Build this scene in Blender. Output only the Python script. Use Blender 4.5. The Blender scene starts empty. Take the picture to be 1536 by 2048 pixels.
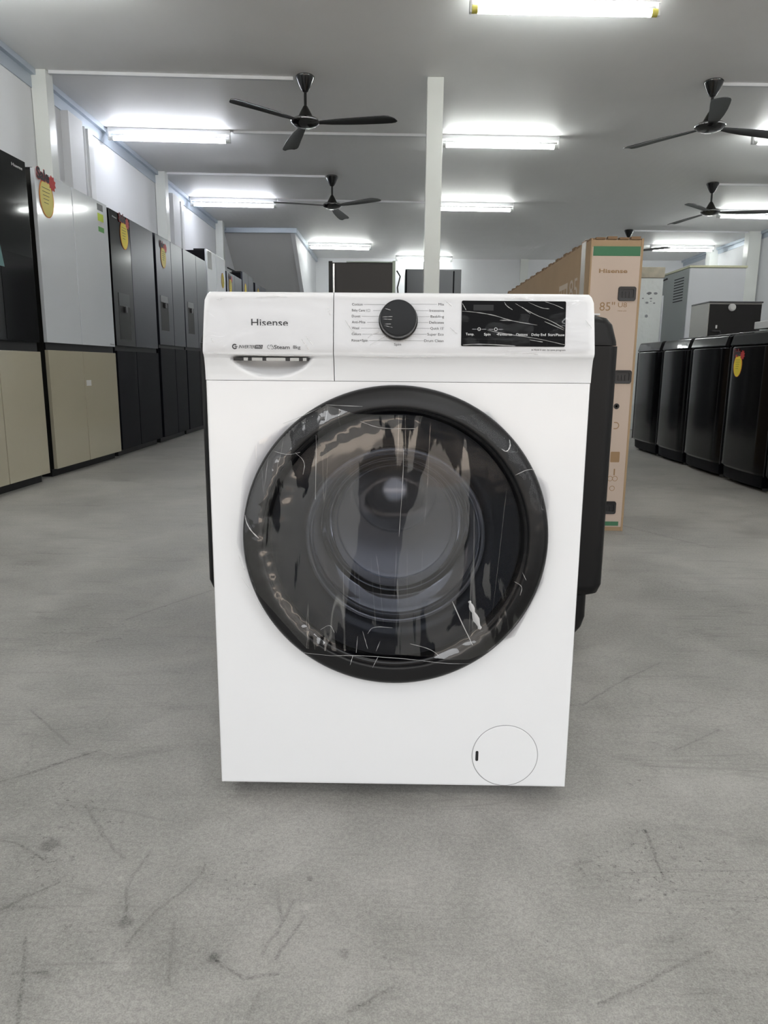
import bpy, bmesh, math, random
from mathutils import Vector, Matrix, noise
random.seed(7)
scene = bpy.context.scene
C = scene.collection
PI = math.pi
rad = math.radians

# ------------------------------------------------------------------ camera
f_px = 1450.0
cam_d = bpy.data.cameras.new('camera')
cam = bpy.data.objects.new('camera', cam_d); C.objects.link(cam)
cam_d.sensor_fit = 'VERTICAL'; cam_d.sensor_height = 36.0
cam_d.lens = f_px / 2048.0 * 36.0
cam_d.clip_start = 0.02; cam_d.clip_end = 200
_p, _y, _r = rad(11.3), rad(0.67), rad(0.5)
F = Vector((-math.sin(_y)*math.cos(_p), math.cos(_y)*math.cos(_p), -math.sin(_p)))
R0 = Vector((math.cos(_y), math.sin(_y), 0)); U0 = R0.cross(F)
R = R0*math.cos(_r) + U0*math.sin(_r); U = R.cross(F)
cam.matrix_world = Matrix(((R.x, U.x, -F.x, 0), (R.y, U.y, -F.y, 0), (R.z, U.z, -F.z, .735), (0, 0, 0, 1)))
scene.camera = cam

# ------------------------------------------------------------------ world, light, exposure
TUBE_STRENGTH = 24.0
SKY_STRENGTH = 2.2
w = bpy.data.worlds.new('world'); scene.world = w; w.use_nodes = True
nt = w.node_tree; nt.nodes.clear()
wo = nt.nodes.new('ShaderNodeOutputWorld'); wb = nt.nodes.new('ShaderNodeBackground')
tc = nt.nodes.new('ShaderNodeTexCoord'); sx = nt.nodes.new('ShaderNodeSeparateXYZ')
cr = nt.nodes.new('ShaderNodeValToRGB')
cr.color_ramp.elements[0].position = 0.45; cr.color_ramp.elements[0].color = (.45, .47, .48, 1)
cr.color_ramp.elements[1].position = 0.55; cr.color_ramp.elements[1].color = (.97, .985, 1.0, 1)
mr = nt.nodes.new('ShaderNodeMapRange'); mr.inputs[1].default_value = -1; mr.inputs[2].default_value = 1
nt.links.new(tc.outputs['Generated'], sx.inputs[0]); nt.links.new(sx.outputs['Z'], mr.inputs[0])
nt.links.new(mr.outputs[0], cr.inputs[0]); nt.links.new(cr.outputs[0], wb.inputs[0])
wb.inputs[1].default_value = SKY_STRENGTH
nt.links.new(wb.outputs[0], wo.inputs[0])
# the open shop front: a portal only guides sampling of the sky
pl = bpy.data.lights.new('shopfront_portal', 'AREA'); pl.shape = 'RECTANGLE'; pl.size = 9.2; pl.size_y = 2.9
pl.cycles.is_portal = True
po = bpy.data.objects.new('shopfront_portal', pl); C.objects.link(po)
po.location = (1.67, -2.2, 1.45); po.rotation_euler = (rad(90), 0, 0)
sl = bpy.data.lights.new('sun', 'SUN'); sl.energy = 10.0; sl.angle = rad(1); sl.color = (1, .96, .9)
so = bpy.data.objects.new('sun', sl); C.objects.link(so); so.rotation_euler = (rad(-28), rad(12), 0)
vs = scene.view_settings
scene.display_settings.display_device = 'sRGB'
vs.view_transform = 'Standard'; vs.look = 'None'; vs.gamma = 1; vs.use_curve_mapping = False
vs.exposure = 0.57

# ------------------------------------------------------------------ materials
def mat(name, col, rough=.5, metal=0, spec=.5, coat=0, coat_rough=.05, bump=None, var=None, emit=None):
    """bump=(scale,strength,distance[,stretch]) ; var=(scale, amount) noise variation of the colour"""
    m = bpy.data.materials.new(name); m.use_nodes = True
    n = m.node_tree.nodes; l = m.node_tree.links
    b = n['Principled BSDF']
    b.inputs['Base Color'].default_value = (*col, 1); b.inputs['Roughness'].default_value = rough
    b.inputs['Metallic'].default_value = metal; b.inputs['Specular IOR Level'].default_value = spec
    b.inputs['Coat Weight'].default_value = coat; b.inputs['Coat Roughness'].default_value = coat_rough
    if emit:
        b.inputs['Emission Color'].default_value = (*emit[0], 1); b.inputs['Emission Strength'].default_value = emit[1]
    t = n.new('ShaderNodeTexCoord')
    sc, am = var if var else (3.0, .03)
    nz = n.new('ShaderNodeTexNoise'); nz.inputs['Scale'].default_value = sc; nz.inputs['Detail'].default_value = 4
    l.new(t.outputs['Object'], nz.inputs['Vector'])
    mx = n.new('ShaderNodeMix'); mx.data_type = 'RGBA'
    mx.inputs['A'].default_value = (*[c*(1-am) for c in col], 1)
    mx.inputs['B'].default_value = (*[min(1, c*(1+am)) for c in col], 1)
    l.new(nz.outputs['Fac'], mx.inputs['Factor']); l.new(mx.outputs['Result'], b.inputs['Base Color'])
    if bump:
        mp = n.new('ShaderNodeMapping'); mp.inputs['Scale'].default_value = bump[3] if len(bump) > 3 else (1, 1, 1)
        nb = n.new('ShaderNodeTexNoise'); nb.inputs['Scale'].default_value = bump[0]; nb.inputs['Detail'].default_value = 3
        l.new(t.outputs['Object'], mp.inputs[0]); l.new(mp.outputs[0], nb.inputs['Vector'])
        bp = n.new('ShaderNodeBump'); bp.inputs['Strength'].default_value = bump[1]; bp.inputs['Distance'].default_value = bump[2]
        l.new(nb.outputs['Fac'], bp.inputs['Height']); l.new(bp.outputs[0], b.inputs['Normal'])
        if coat: l.new(bp.outputs[0], b.inputs['Coat Normal'])
    return m

def clear_film(name, scale, stretch, strength, dist, fac=.10, tint=(1, 1, 1), rough=.04, ior=1.5, detail=4, distort=0.6, patch=None, ridge=None):
    """thin clear sheet: Fresnel reflection over transparency; patch=(scale, stretch, lo, hi, amount) adds gloss in noise patches that draw reflections,
    ridge=(scale, stretch, width, amount) for sharp creases"""
    m = bpy.data.materials.new(name); m.use_nodes = True
    n = m.node_tree.nodes; l = m.node_tree.links; n.clear()
    o = n.new('ShaderNodeOutputMaterial'); mx = n.new('ShaderNodeMixShader')
    tr = n.new('ShaderNodeBsdfTransparent'); tr.inputs[0].default_value = (*tint, 1)
    gl = n.new('ShaderNodeBsdfGlossy'); gl.inputs['Roughness'].default_value = rough
    fr = n.new('ShaderNodeFresnel'); fr.inputs[0].default_value = ior
    ml = n.new('ShaderNodeMath'); ml.operation = 'MULTIPLY_ADD'; ml.use_clamp = True
    ml.inputs[1].default_value = 1.0; ml.inputs[2].default_value = fac - .04
    t = n.new('ShaderNodeTexCoord')
    def nz_(sc, st, det, dis):
        mp = n.new('ShaderNodeMapping'); mp.inputs['Scale'].default_value = st[:3]
        if len(st) > 3: mp.inputs['Rotation'].default_value = (0, st[3], 0)
        q = n.new('ShaderNodeTexNoise'); q.inputs['Scale'].default_value = sc; q.inputs['Detail'].default_value = det; q.inputs['Distortion'].default_value = dis
        l.new(t.outputs['Object'], mp.inputs[0]); l.new(mp.outputs[0], q.inputs['Vector']); return q.outputs['Fac']
    out = ml.outputs[0]
    if strength:
        h = nz_(scale, stretch, detail, distort)
        bp = n.new('ShaderNodeBump'); bp.inputs['Strength'].default_value = strength; bp.inputs['Distance'].default_value = dist
        l.new(h, bp.inputs['Height']); l.new(bp.outputs[0], gl.inputs['Normal']); l.new(bp.outputs[0], fr.inputs['Normal'])
    l.new(fr.outputs[0], ml.inputs[0])
    def add(v):
        nonlocal out
        q = n.new('ShaderNodeMath'); q.operation = 'ADD'; q.use_clamp = True; l.new(out, q.inputs[0]); l.new(v, q.inputs[1]); out = q.outputs[0]
    def rng(v, a, b_, c, d):
        q = n.new('ShaderNodeMapRange'); q.interpolation_type = 'SMOOTHSTEP'
        for k_, x in zip((1, 2, 3, 4), (a, b_, c, d)): q.inputs[k_].default_value = x
        l.new(v, q.inputs[0]); return q.outputs[0]
    if patch:
        add(rng(nz_(patch[0], patch[1], 6, .5), patch[2], patch[3], 0, patch[4]))  # extra gloss in noise patches draws bright reflections into the film
    for rd in (ridge or []):
        sc_, st_, wd_, am_, lo_ = rd
        v = nz_(sc_, st_, 2, 1.2)
        q = n.new('ShaderNodeMath'); q.operation = 'SUBTRACT'; l.new(v, q.inputs[0]); q.inputs[1].default_value = .5
        a_ = n.new('ShaderNodeMath'); a_.operation = 'ABSOLUTE'; l.new(q.outputs[0], a_.inputs[0])
        line = rng(a_.outputs[0], 0, wd_, am_, 0)
        mk = rng(nz_(sc_*.8, (1, 1, 1), 2, 0), lo_, lo_+.08, 0, 1)
        q2 = n.new('ShaderNodeMath'); q2.operation = 'MULTIPLY'; l.new(line, q2.inputs[0]); l.new(mk, q2.inputs[1]); add(q2.outputs[0])
    l.new(out, mx.inputs[0])
    l.new(tr.outputs[0], mx.inputs[1]); l.new(gl.outputs[0], mx.inputs[2]); l.new(mx.outputs[0], o.inputs[0])
    return m

M = {}
M['white_paint'] = mat('white_enamel', (.80, .81, .83), .28, coat=.4, coat_rough=.12)
M['white_plastic'] = mat('white_plastic', (.80, .81, .83), .3, coat=.3, coat_rough=.08)
M['ring'] = mat('dark_satin_plastic', (.010, .010, .011), .34, spec=.3, bump=(900, .15, .0004))
M['ring_gloss'] = mat('black_gloss_plastic', (.003, .003, .004), .12, spec=.25)
M['knob_face'] = mat('knob_brushed_black', (.011, .012, .014), .35, spec=.2)
M['knob_side'] = mat('knob_grey_chrome', (.10, .10, .105), .3, metal=.9)
M['display'] = mat('display_black', (.0015, .0015, .002), .10, spec=.05)
M['print_dark'] = mat('dark_print', (.05, .052, .058), .5)
M['print_grey'] = mat('grey_print', (.22, .23, .25), .5)
M['print_white'] = mat('white_print', (.75, .76, .78), .5)
M['slit'] = mat('slit_black', (.01, .01, .011), .5)
M['slit_grey'] = mat('slit_grey', (.42, .42, .41), .5)
M['rubber'] = mat('grey_rubber', (.10, .105, .115), .5)
M['chrome'] = mat('chrome', (.78, .79, .8), .16, metal=1)
M['drum'] = mat('steel_drum', (.26, .25, .245), .32, metal=1)
M['annulus'] = mat('smoked_annulus', (.006, .008, .014), .15, spec=.3)
M['glass'] = clear_film('door_bowl_glass', 3, (1, 1, 1), .0, .001, .07, (.86, .87, .88), rough=.02)
M['glass_rim'] = clear_film('glass_rim', 3, (1, 1, 1), .0, .001, .22, (.62, .68, .78), rough=.10)
M['door_cover'] = clear_film('smoked_door_cover', 3, (1, 1, 1), .0, .001, .010, (.55, .57, .62), rough=.015)
M['film'] = clear_film('clear_protective_film', 9, (1.3, 1, .15), .30, .02, .010, (.96, .96, .97), rough=.04, detail=1.5, distort=.6,
                       patch=(8, (1.3, 1, .34, .12), .500, .510, .105), ridge=[(7, (2.4, 1, .16), .007, .22, .50)])
M['film_edge'] = clear_film('panel_cling_film', 22, (.55, 1, 1.2), .25, .010, .008, (.99, .99, .99), rough=.06, detail=2, distort=1.8,
                            ridge=[(13, (.5, 1, 1.5, .5), .004, .10, .56), (17, (.45, 1, 1.6, -.7), .004, .12, .57)])
def crease_mat():
    m = bpy.data.materials.new('film_crease'); m.use_nodes = True; n = m.node_tree.nodes; l = m.node_tree.links; n.clear()
    o = n.new('ShaderNodeOutputMaterial'); a = n.new('ShaderNodeMixShader'); b_ = n.new('ShaderNodeMixShader'); a.inputs[0].default_value = .52; b_.inputs[0].default_value = .25
    t = n.new('ShaderNodeBsdfTransparent'); d = n.new('ShaderNodeBsdfDiffuse'); d.inputs[0].default_value = (.93, .93, .94, 1); g = n.new('ShaderNodeBsdfGlossy'); g.inputs['Roughness'].default_value = .25  # white diffuse: pale creased plastic, and the folds' highlights put into its colour
    l.new(d.outputs[0], b_.inputs[1]); l.new(g.outputs[0], b_.inputs[2]); l.new(t.outputs[0], a.inputs[1]); l.new(b_.outputs[0], a.inputs[2]); l.new(a.outputs[0], o.inputs[0])
    return m
M['crease'] = crease_mat()
M['black_body'] = mat('black_textured_body', (.006, .006, .0065), .42, spec=.25)
M['black_gloss'] = mat('black_gloss_panel', (.004, .004, .005), .14, spec=.3)
M['black_glass'] = mat('black_glass_lid', (.01, .011, .013), .05, bump=(5, .1, .01))
M['black_steel'] = mat('black_brushed_steel', (.045, .047, .062), .3, metal=.85, bump=(60, .06, .002, (1, 1, .02)))
M['black_mirror'] = mat('black_mirror_glass', (.005, .006, .007), .06, spec=.4, bump=(1.4, .02, .02))
M['silver_glass'] = mat('silver_white_glass', (.80, .84, .90), .12, coat=.6, coat_rough=.04, bump=(1.2, .012, .01))
M['olive_glass'] = mat('beige_glass', (.50, .465, .36), .14, coat=.5, bump=(1.2, .01, .01))
M['side_grey'] = mat('grey_side_steel', (.035, .034, .032), .35, metal=.6)
M['side_black'] = mat('dark_side', (.006, .006, .009), .5, spec=.10)
M['gap'] = mat('dark_recess', (.010, .010, .012), .45, spec=.3)
M['chrome_grey'] = mat('grey_trim', (.07, .07, .075), .3, metal=.8)
M['fan_black'] = mat('fan_black', (.008, .008, .009), .16, coat=.5)
M['fan_blade'] = mat('fan_blade_black', (.016, .016, .018), .35)
M['batten'] = mat('white_batten', (.75, .76, .77), .4)
M['end_cap'] = mat('yellow_end_cap', (.62, .56, .12), .4)
M['end_white'] = mat('white_end_cap', (.7, .72, .72), .4)
M['tube'] = mat('lit_tube', (.9, .9, .9), .4, emit=((.96, 1.0, .96), TUBE_STRENGTH))
M['tube_cool'] = mat('lit_tube_cool', (.9, .9, .9), .4, emit=((.90, .93, 1.0), TUBE_STRENGTH))
M['conduit'] = mat('white_conduit', (.72, .73, .76), .45)
M['card'] = mat('cardboard', (.36, .25, .15), .85, var=(6, .1))
M['card_end'] = mat('pink_white_cardboard', (.52, .42, .35), .8, var=(5, .04))
M['card_green'] = mat('green_band', (.055, .17, .09), .8)
M['card_print'] = mat('tan_print', (.30, .19, .10), .8)
M['card_white'] = mat('white_box_print', (.50, .42, .34), .8)
M['tape'] = mat('clear_tape', (.55, .52, .48), .25)
M['handle_black'] = mat('carton_handle_black', (.01, .01, .012), .3)
M['red'] = mat('sticker_red', (.5, .03, .03), .5)
M['yellow'] = mat('sticker_yellow', (.86, .70, .05), .5)
M['yellow_pale'] = mat('sticker_yellow_pale', (.80, .70, .22), .5)
M['orange'] = mat('sticker_orange', (.75, .25, .04), .5)
M['green'] = mat('label_green', (.10, .35, .07), .5)
M['lime'] = mat('label_lime', (.55, .70, .05), .5)
M['ink'] = mat('ink', (.03, .03, .04), .6)
M['paper'] = mat('paper_white', (.65, .66, .66), .6)
M['wrap'] = mat('white_foam_wrap', (.66, .69, .69), .5, bump=(14, .5, .02))
M['cab_grey'] = mat('grey_green_panel', (.28, .31, .31), .5)
M['cab_white'] = mat('white_cabinet_front', (.62, .64, .68), .35)
M['cab_cream'] = mat('cream_edge', (.62, .62, .45), .5)
M['steel_grey'] = mat('steel_side', (.42, .42, .40), .4, metal=.3)
M['dark_brown'] = mat('dark_brown_steel', (.035, .03, .028), .45)
M['mid_grey'] = mat('mid_grey_steel', (.11, .115, .125), .35, metal=.5)
M['green_edge'] = mat('pale_green_foam', (.40, .46, .38), .6)
M['teal'] = mat('teal_leaflet', (.06, .17, .18), .4)
M['trim_blue'] = mat('pale_blue_steel_trim', (.50, .56, .64), .35, metal=.3)
M['cable'] = mat('black_cable', (.03, .03, .035), .5)

def wall_mat(name, col, dirt=.08):
    m = mat(name, col, .6, var=(1.3, dirt), bump=(6, .15, .01))
    return m
M['wall'] = wall_mat('white_wall', (.82, .83, .86))
M['column'] = mat('column_paint', (.76, .78, .76), .3, var=(4, .02), bump=(50, .08, .002, (1, 1, .1)))
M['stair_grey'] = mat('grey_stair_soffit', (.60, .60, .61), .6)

def ceiling_mat():
    m = mat('ceiling_panels', (.93, .93, .935), .48, spec=.2)
    n = m.node_tree.nodes; l = m.node_tree.links; b = n['Principled BSDF']
    t = n.new('ShaderNodeTexCoord'); wv = n.new('ShaderNodeTexWave'); wv.wave_type = 'BANDS'; wv.bands_direction = 'X'
    wv.inputs['Scale'].default_value = 3.3; wv.inputs['Detail'].default_value = 0
    bp = n.new('ShaderNodeBump'); bp.inputs['Strength'].default_value = .12; bp.inputs['Distance'].default_value = .004
    l.new(t.outputs['Object'], wv.inputs['Vector']); l.new(wv.outputs['Fac'], bp.inputs['Height']); l.new(bp.outputs[0], b.inputs['Normal'])
    return m
M['ceiling'] = ceiling_mat()
M['pavement'] = mat('sunlit_pavement', (.36, .31, .265), .8, var=(.7, .15))
M['added_facade'] = mat('added_facade_across', (.16, .155, .15), .8, var=(.4, .5))

STROKES = [(-0.612, 1.01, -0.583, 1.001), (-0.583, 1.001, -0.551, 0.987), (-0.551, 0.987, -0.523, 0.967), (-0.49, 1.07, -0.459, 1.03), (-0.459, 1.03, -0.431, 0.999), (-0.431, 0.999, -0.402, 0.972), (-0.275, 0.963, -0.274, 0.943), (-0.274, 0.943, -0.293, 0.902), (-0.293, 0.902, -0.318, 0.864), (-0.318, 0.864, -0.33, 0.835), (-0.33, 0.835, -0.336, 0.804), (-0.367, 0.985, -0.375, 0.938), (-0.375, 0.938, -0.373, 0.908), (-0.373, 0.908, -0.357, 0.853), (-0.16, 0.908, -0.143, 0.854), (-0.115, 0.859, -0.141, 0.787), (-0.133, 0.888, -0.142, 0.849), (-0.142, 0.849, -0.159, 0.793), (-0.473, 0.814, -0.449, 0.76), (-0.449, 0.76, -0.42, 0.689), (-0.699, 1.172, -0.646, 1.208), (-0.646, 1.208, -0.585, 1.27), (-0.532, 0.861, -0.476, 0.919), (-0.224, 0.788, -0.208, 0.776), (-0.208, 0.776, -0.174, 0.755), (-0.174, 0.755, -0.137, 0.763), (-0.152, 0.736, -0.16, 0.701), (-0.46, 0.756, -0.42, 0.761), (0.004, 0.747, -0.044, 0.71), (-0.287, 0.846, -0.265, 0.745), (-0.782, 2.016, -0.715, 2.132), (-0.715, 2.132, -0.598, 2.316), (-0.66, 1.202, -0.563, 1.285), (-0.517, 1.105, -0.443, 1.014), (0.429, 1.507, 0.533, 1.614), (0.533, 1.614, 0.689, 1.753), (0.251, 0.727, 0.417, 0.813), (0.417, 1.061, 0.406, 0.944), (1.096, 3.423, 1.343, 2.991), (0.282, 0.973, 0.307, 0.983), (0.562, 1.317, 0.687, 1.401), (-0.63, 1.302, -0.78, 1.446)]
SPOTS_D = [(-.353, .842, .012), (-.056, .798, .009), (-.113, .933, .005), (-.528, 1.0, .016), (.33, 1.541, .014), (-.22, .786, .010)]
SPOTS_W = [(-.391, .927, .005), (-.331, .773, .012), (-.114, .876, .007), (-.198, .918, .004), (-.164, .872, .003)]

def floor_mat():
    m = bpy.data.materials.new('scuffed_concrete'); m.use_nodes = True
    n = m.node_tree.nodes; l = m.node_tree.links; b = n['Principled BSDF']
    b.inputs['Specular IOR Level'].default_value = .4
    t = n.new('ShaderNodeTexCoord'); P = t.outputs['Object']
    def noise_(scale, detail=5, rough=.6, vec=None, dist=0):
        q = n.new('ShaderNodeTexNoise'); q.inputs['Scale'].default_value = scale; q.inputs['Detail'].default_value = detail
        q.inputs['Roughness'].default_value = rough; q.inputs['Distortion'].default_value = dist
        l.new(vec or P, q.inputs['Vector']); return q
    def math_(op, a, bb=None, clamp=False):
        q = n.new('ShaderNodeMath'); q.operation = op; q.use_clamp = clamp
        for i, v in enumerate((a, bb)):
            if v is None: continue
            if isinstance(v, (int, float)): q.inputs[i].default_value = v
            else: l.new(v, q.inputs[i])
        return q.outputs[0]
    def ramp(v, a, c0, bb, c1):
        q = n.new('ShaderNodeMapRange'); q.interpolation_type = 'SMOOTHSTEP'
        q.inputs[1].default_value = a; q.inputs[2].default_value = bb; q.inputs[3].default_value = c0; q.inputs[4].default_value = c1
        l.new(v, q.inputs[0]); return q.outputs[0]
    big = noise_(.8, 4, .55, dist=.6).outputs['Fac']; med = noise_(5, 6, .7, dist=.5).outputs['Fac']; fine = noise_(140, 3, .8).outputs['Fac']
    grit = noise_(420, 2, .7).outputs['Fac']
    v = math_('ADD', ramp(big, .3, .80, .7, 1.12), ramp(med, .3, -.13, .7, .12))
    v = math_('ADD', v, ramp(fine, .32, -.13, .68, .11)); v = math_('ADD', v, ramp(grit, .28, -.16, .72, .15))
    # stretched trolley marks
    mp = n.new('ShaderNodeMapping'); mp.inputs['Scale'].default_value = (1.2, 5, 1); mp.inputs['Rotation'].default_value = (0, 0, .35)
    l.new(P, mp.inputs[0]); st = noise_(2.2, 6, .65, mp.outputs[0], 1.0).outputs['Fac']
    v = math_('SUBTRACT', v, ramp(st, .54, 0, .75, .18))
    # long faint scratches in a few directions
    for ang_, sc2, amt2 in ((.35, 2.0, .22), (-.9, 2.6, .22), (1.25, 1.7, .20), (-.2, 3.2, .16)):
        m3 = n.new('ShaderNodeMapping'); m3.inputs['Rotation'].default_value = (0, 0, ang_); m3.inputs['Scale'].default_value = (.35, 6.5, 1); m3.inputs['Location'].default_value = (ang_*7, sc2*3, 0)
        l.new(P, m3.inputs[0]); q_ = noise_(sc2, 2.5, .5, m3.outputs[0], .25).outputs['Fac']
        ln_ = ramp(math_('ABSOLUTE', math_('SUBTRACT', q_, .5)), 0, 1, .010, 0)
        v = math_('SUBTRACT', v, math_('MULTIPLY', math_('MULTIPLY', ln_, ramp(noise_(2.1+ang_, 3, .6).outputs['Fac'], .50, 0, .60, amt2)), ramp(fine, .38, .2, .6, 1)))
    # hairline crack lines
    for sc_, seed, amt in ((1.6, 3.1, .12), (2.6, 9.7, .08)):
        vo = n.new('ShaderNodeTexVoronoi'); vo.feature = 'DISTANCE_TO_EDGE'; vo.inputs['Scale'].default_value = sc_
        m2 = n.new('ShaderNodeVectorMath'); m2.operation = 'MULTIPLY_ADD'
        nn = noise_(3 + seed*.3, 5, .65); l.new(nn.outputs['Color'], m2.inputs[0]); m2.inputs[1].default_value = (.5, .5, 0)
        l.new(P, m2.inputs[2]); l.new(m2.outputs[0], vo.inputs['Vector'])
        line = ramp(vo.outputs['Distance'], .001, 1, .007, 0)
        mask = ramp(noise_(1.7 + seed*.11, 3).outputs['Fac'], .5, 0, .62, amt)
        v = math_('SUBTRACT', v, math_('MULTIPLY', line, mask))
    # dark speckled worn patches
    sp = ramp(noise_(95, 4, .75).outputs['Fac'], .55, 0, .66, 1); pm = ramp(noise_(3.3, 3, .6, dist=.8).outputs['Fac'], .52, 0, .68, .45)
    v = math_('SUBTRACT', v, math_('MULTIPLY', sp, pm))
    # individual scuffs
    dn = n.new('ShaderNodeVectorMath'); dn.operation = 'MULTIPLY_ADD'
    nd = noise_(28, 4, .7); l.new(nd.outputs['Color'], dn.inputs[0]); dn.inputs[1].default_value = (.014, .014, 0)
    off = n.new('ShaderNodeVectorMath'); off.operation = 'SUBTRACT'; off.inputs[1].default_value = (.007, .007, 0)
    l.new(P, dn.inputs[2]); l.new(dn.outputs[0], off.inputs[0]); W = off.outputs[0]
    g = bpy.data.node_groups.new('stroke_distance', 'ShaderNodeTree')
    for nm, tp in (('P', 'NodeSocketVector'), ('A', 'NodeSocketVector'), ('BA', 'NodeSocketVector')):
        g.interface.new_socket(nm, in_out='INPUT', socket_type=tp)
    g.interface.new_socket('D', in_out='OUTPUT', socket_type='NodeSocketFloat')
    gi = g.nodes.new('NodeGroupInput'); go = g.nodes.new('NodeGroupOutput')
    def vm(op, a, bb):
        q = g.nodes.new('ShaderNodeVectorMath'); q.operation = op
        for i, s in enumerate((a, bb)):
            if s is not None: g.links.new(s, q.inputs[i])
        return q
    pa = vm('SUBTRACT', gi.outputs['P'], gi.outputs['A']); d1 = vm('DOT_PRODUCT', pa.outputs[0], gi.outputs['BA']); d2 = vm('DOT_PRODUCT', gi.outputs['BA'], gi.outputs['BA'])
    dv = g.nodes.new('ShaderNodeMath'); dv.operation = 'DIVIDE'; dv.use_clamp = True
    g.links.new(d1.outputs['Value'], dv.inputs[0]); g.links.new(d2.outputs['Value'], dv.inputs[1])
    scn = g.nodes.new('ShaderNodeVectorMath'); scn.operation = 'SCALE'; g.links.new(gi.outputs['BA'], scn.inputs[0]); g.links.new(dv.outputs[0], scn.inputs['Scale'])
    df = vm('DISTANCE', pa.outputs[0], scn.outputs[0]); g.links.new(df.outputs['Value'], go.inputs['D'])
    dmin = None
    for a, c, e, h in STROKES:
        q = n.new('ShaderNodeGroup'); q.node_tree = g; l.new(W, q.inputs['P'])
        q.inputs['A'].default_value = (a, c, 0); q.inputs['BA'].default_value = (e-a, h-c, 0)
        dmin = q.outputs[0] if dmin is None else math_('MINIMUM', dmin, q.outputs[0])
    rag = ramp(fine, .42, 0, .58, 1)
    v = math_('SUBTRACT', v, math_('MULTIPLY', math_('MULTIPLY', math_('MULTIPLY', ramp(dmin, .0006, 1, .0042, 0), ramp(med, .36, .45, .58, 1)), rag), .44))
    v = math_('SUBTRACT', v, ramp(dmin, .0, .05, .03, 0))
    def spots(lst, amt, v, op):
        for x, y, r in lst:
            q = n.new('ShaderNodeVectorMath'); q.operation = 'DISTANCE'; l.new(W, q.inputs[0]); q.inputs[1].default_value = (x, y, 0)
            v = math_(op, v, ramp(q.outputs['Value'], r*.5, amt, r*1.3, 0))
        return v
    v = spots(SPOTS_D, .30, v, 'SUBTRACT'); v = spots(SPOTS_W, .16, v, 'ADD')
    col = n.new('ShaderNodeVectorMath'); col.operation = 'SCALE'; col.inputs[0].default_value = (.345, .337, .318); l.new(v, col.inputs['Scale'])
    l.new(col.outputs[0], b.inputs['Base Color'])
    l.new(ramp(med, .3, .42, .7, .60), b.inputs['Roughness'])
    bp = n.new('ShaderNodeBump'); bp.inputs['Strength'].default_value = .25; bp.inputs['Distance'].default_value = .002
    l.new(math_('ADD', math_('ADD', fine, grit), math_('MULTIPLY', med, 2.0)), bp.inputs['Height']); l.new(bp.outputs[0], b.inputs['Normal'])
    return m
M['floor'] = floor_mat()

# ------------------------------------------------------------------ mesh helpers
def box(bm, x0, x1, y0, y1, z0, z1, bev=0, seg=2):
    t = bmesh.new(); bmesh.ops.create_cube(t, size=1)
    for v in t.verts:
        v.co = Vector((x0 + (v.co.x+.5)*(x1-x0), y0 + (v.co.y+.5)*(y1-y0), z0 + (v.co.z+.5)*(z1-z0)))
    if bev: bmesh.ops.bevel(t, geom=t.edges[:], offset=bev, segments=seg, profile=.6, affect='EDGES')
    merge(bm, t)
def merge(bm, t, mtx=None):
    if mtx is not None: bmesh.ops.transform(t, matrix=mtx, verts=t.verts)
    vs_ = [bm.verts.new(v.co) for v in t.verts]; t.verts.index_update()
    for f_ in t.faces:
        try: bm.faces.new([vs_[v.index] for v in f_.verts])
        except ValueError: pass
    t.free()
def lathe(bm, prof, seg=48, axis='Z', c=(0, 0, 0), closed=True):
    """prof [(r, h)] revolved; axis Y: height runs along +y"""
    rings = []
    c = Vector(c)
    for r, h in prof:
        ring = []
        if r < 1e-6:
            p = (0, 0, h) if axis == 'Z' else (0, h, 0)
            ring = [bm.verts.new(c + Vector(p))]
        else:
            for i in range(seg):
                a = 2*PI*i/seg
                p = (r*math.cos(a), r*math.sin(a), h) if axis == 'Z' else (r*math.cos(a), h, -r*math.sin(a))
                ring.append(bm.verts.new(c + Vector(p)))
        rings.append(ring)
    for A, B in zip(rings, rings[1:]):
        if len(A) == 1 and len(B) == 1: continue
        for i in range(seg):
            j = (i+1) % seg
            if len(A) == 1: bm.faces.new((A[0], B[j], B[i]))
            elif len(B) == 1: bm.faces.new((A[i], A[j], B[0]))
            else: bm.faces.new((A[i], A[j], B[j], B[i]))
def tube(bm, pts, r, seg=10, cap=True):
    pts = [Vector(p) for p in pts]; rings = []
    for i, p in enumerate(pts):
        d = (pts[min(i+1, len(pts)-1)] - pts[max(i-1, 0)]).normalized()
        a = d.orthogonal().normalized() if i == 0 else (a - d*a.dot(d)).normalized()
        b_ = d.cross(a); rr = r[i] if isinstance(r, (list, tuple)) else r
        rings.append([bm.verts.new(p + a*rr*math.cos(2*PI*k/seg) + b_*rr*math.sin(2*PI*k/seg)) for k in range(seg)])
    for A, B in zip(rings, rings[1:]):
        for i in range(seg): bm.faces.new((A[i], A[(i+1) % seg], B[(i+1) % seg], B[i]))
    if cap:
        bm.faces.new(rings[0][::-1]); bm.faces.new(rings[-1])
def prism(bm, poly, y0, y1):
    """poly [(x,z)] extruded along y"""
    a = [bm.verts.new((x, y0, z)) for x, z in poly]; b_ = [bm.verts.new((x, y1, z)) for x, z in poly]
    bm.faces.new(a); bm.faces.new(b_[::-1]); k = len(poly)
    for i in range(k): bm.faces.new((a[i], b_[i], b_[(i+1) % k], a[(i+1) % k]))
def rrect(x0, x1, z0, z1, r, n=5):
    out = []
    for cx, cz, a0 in ((x1-r, z1-r, 0), (x0+r, z1-r, 90), (x0+r, z0+r, 180), (x1-r, z0+r, 270)):
        for i in range(n+1):
            a = rad(a0 + 90*i/n); out.append((cx + r*math.cos(a), cz + r*math.sin(a)))
    return out
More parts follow.
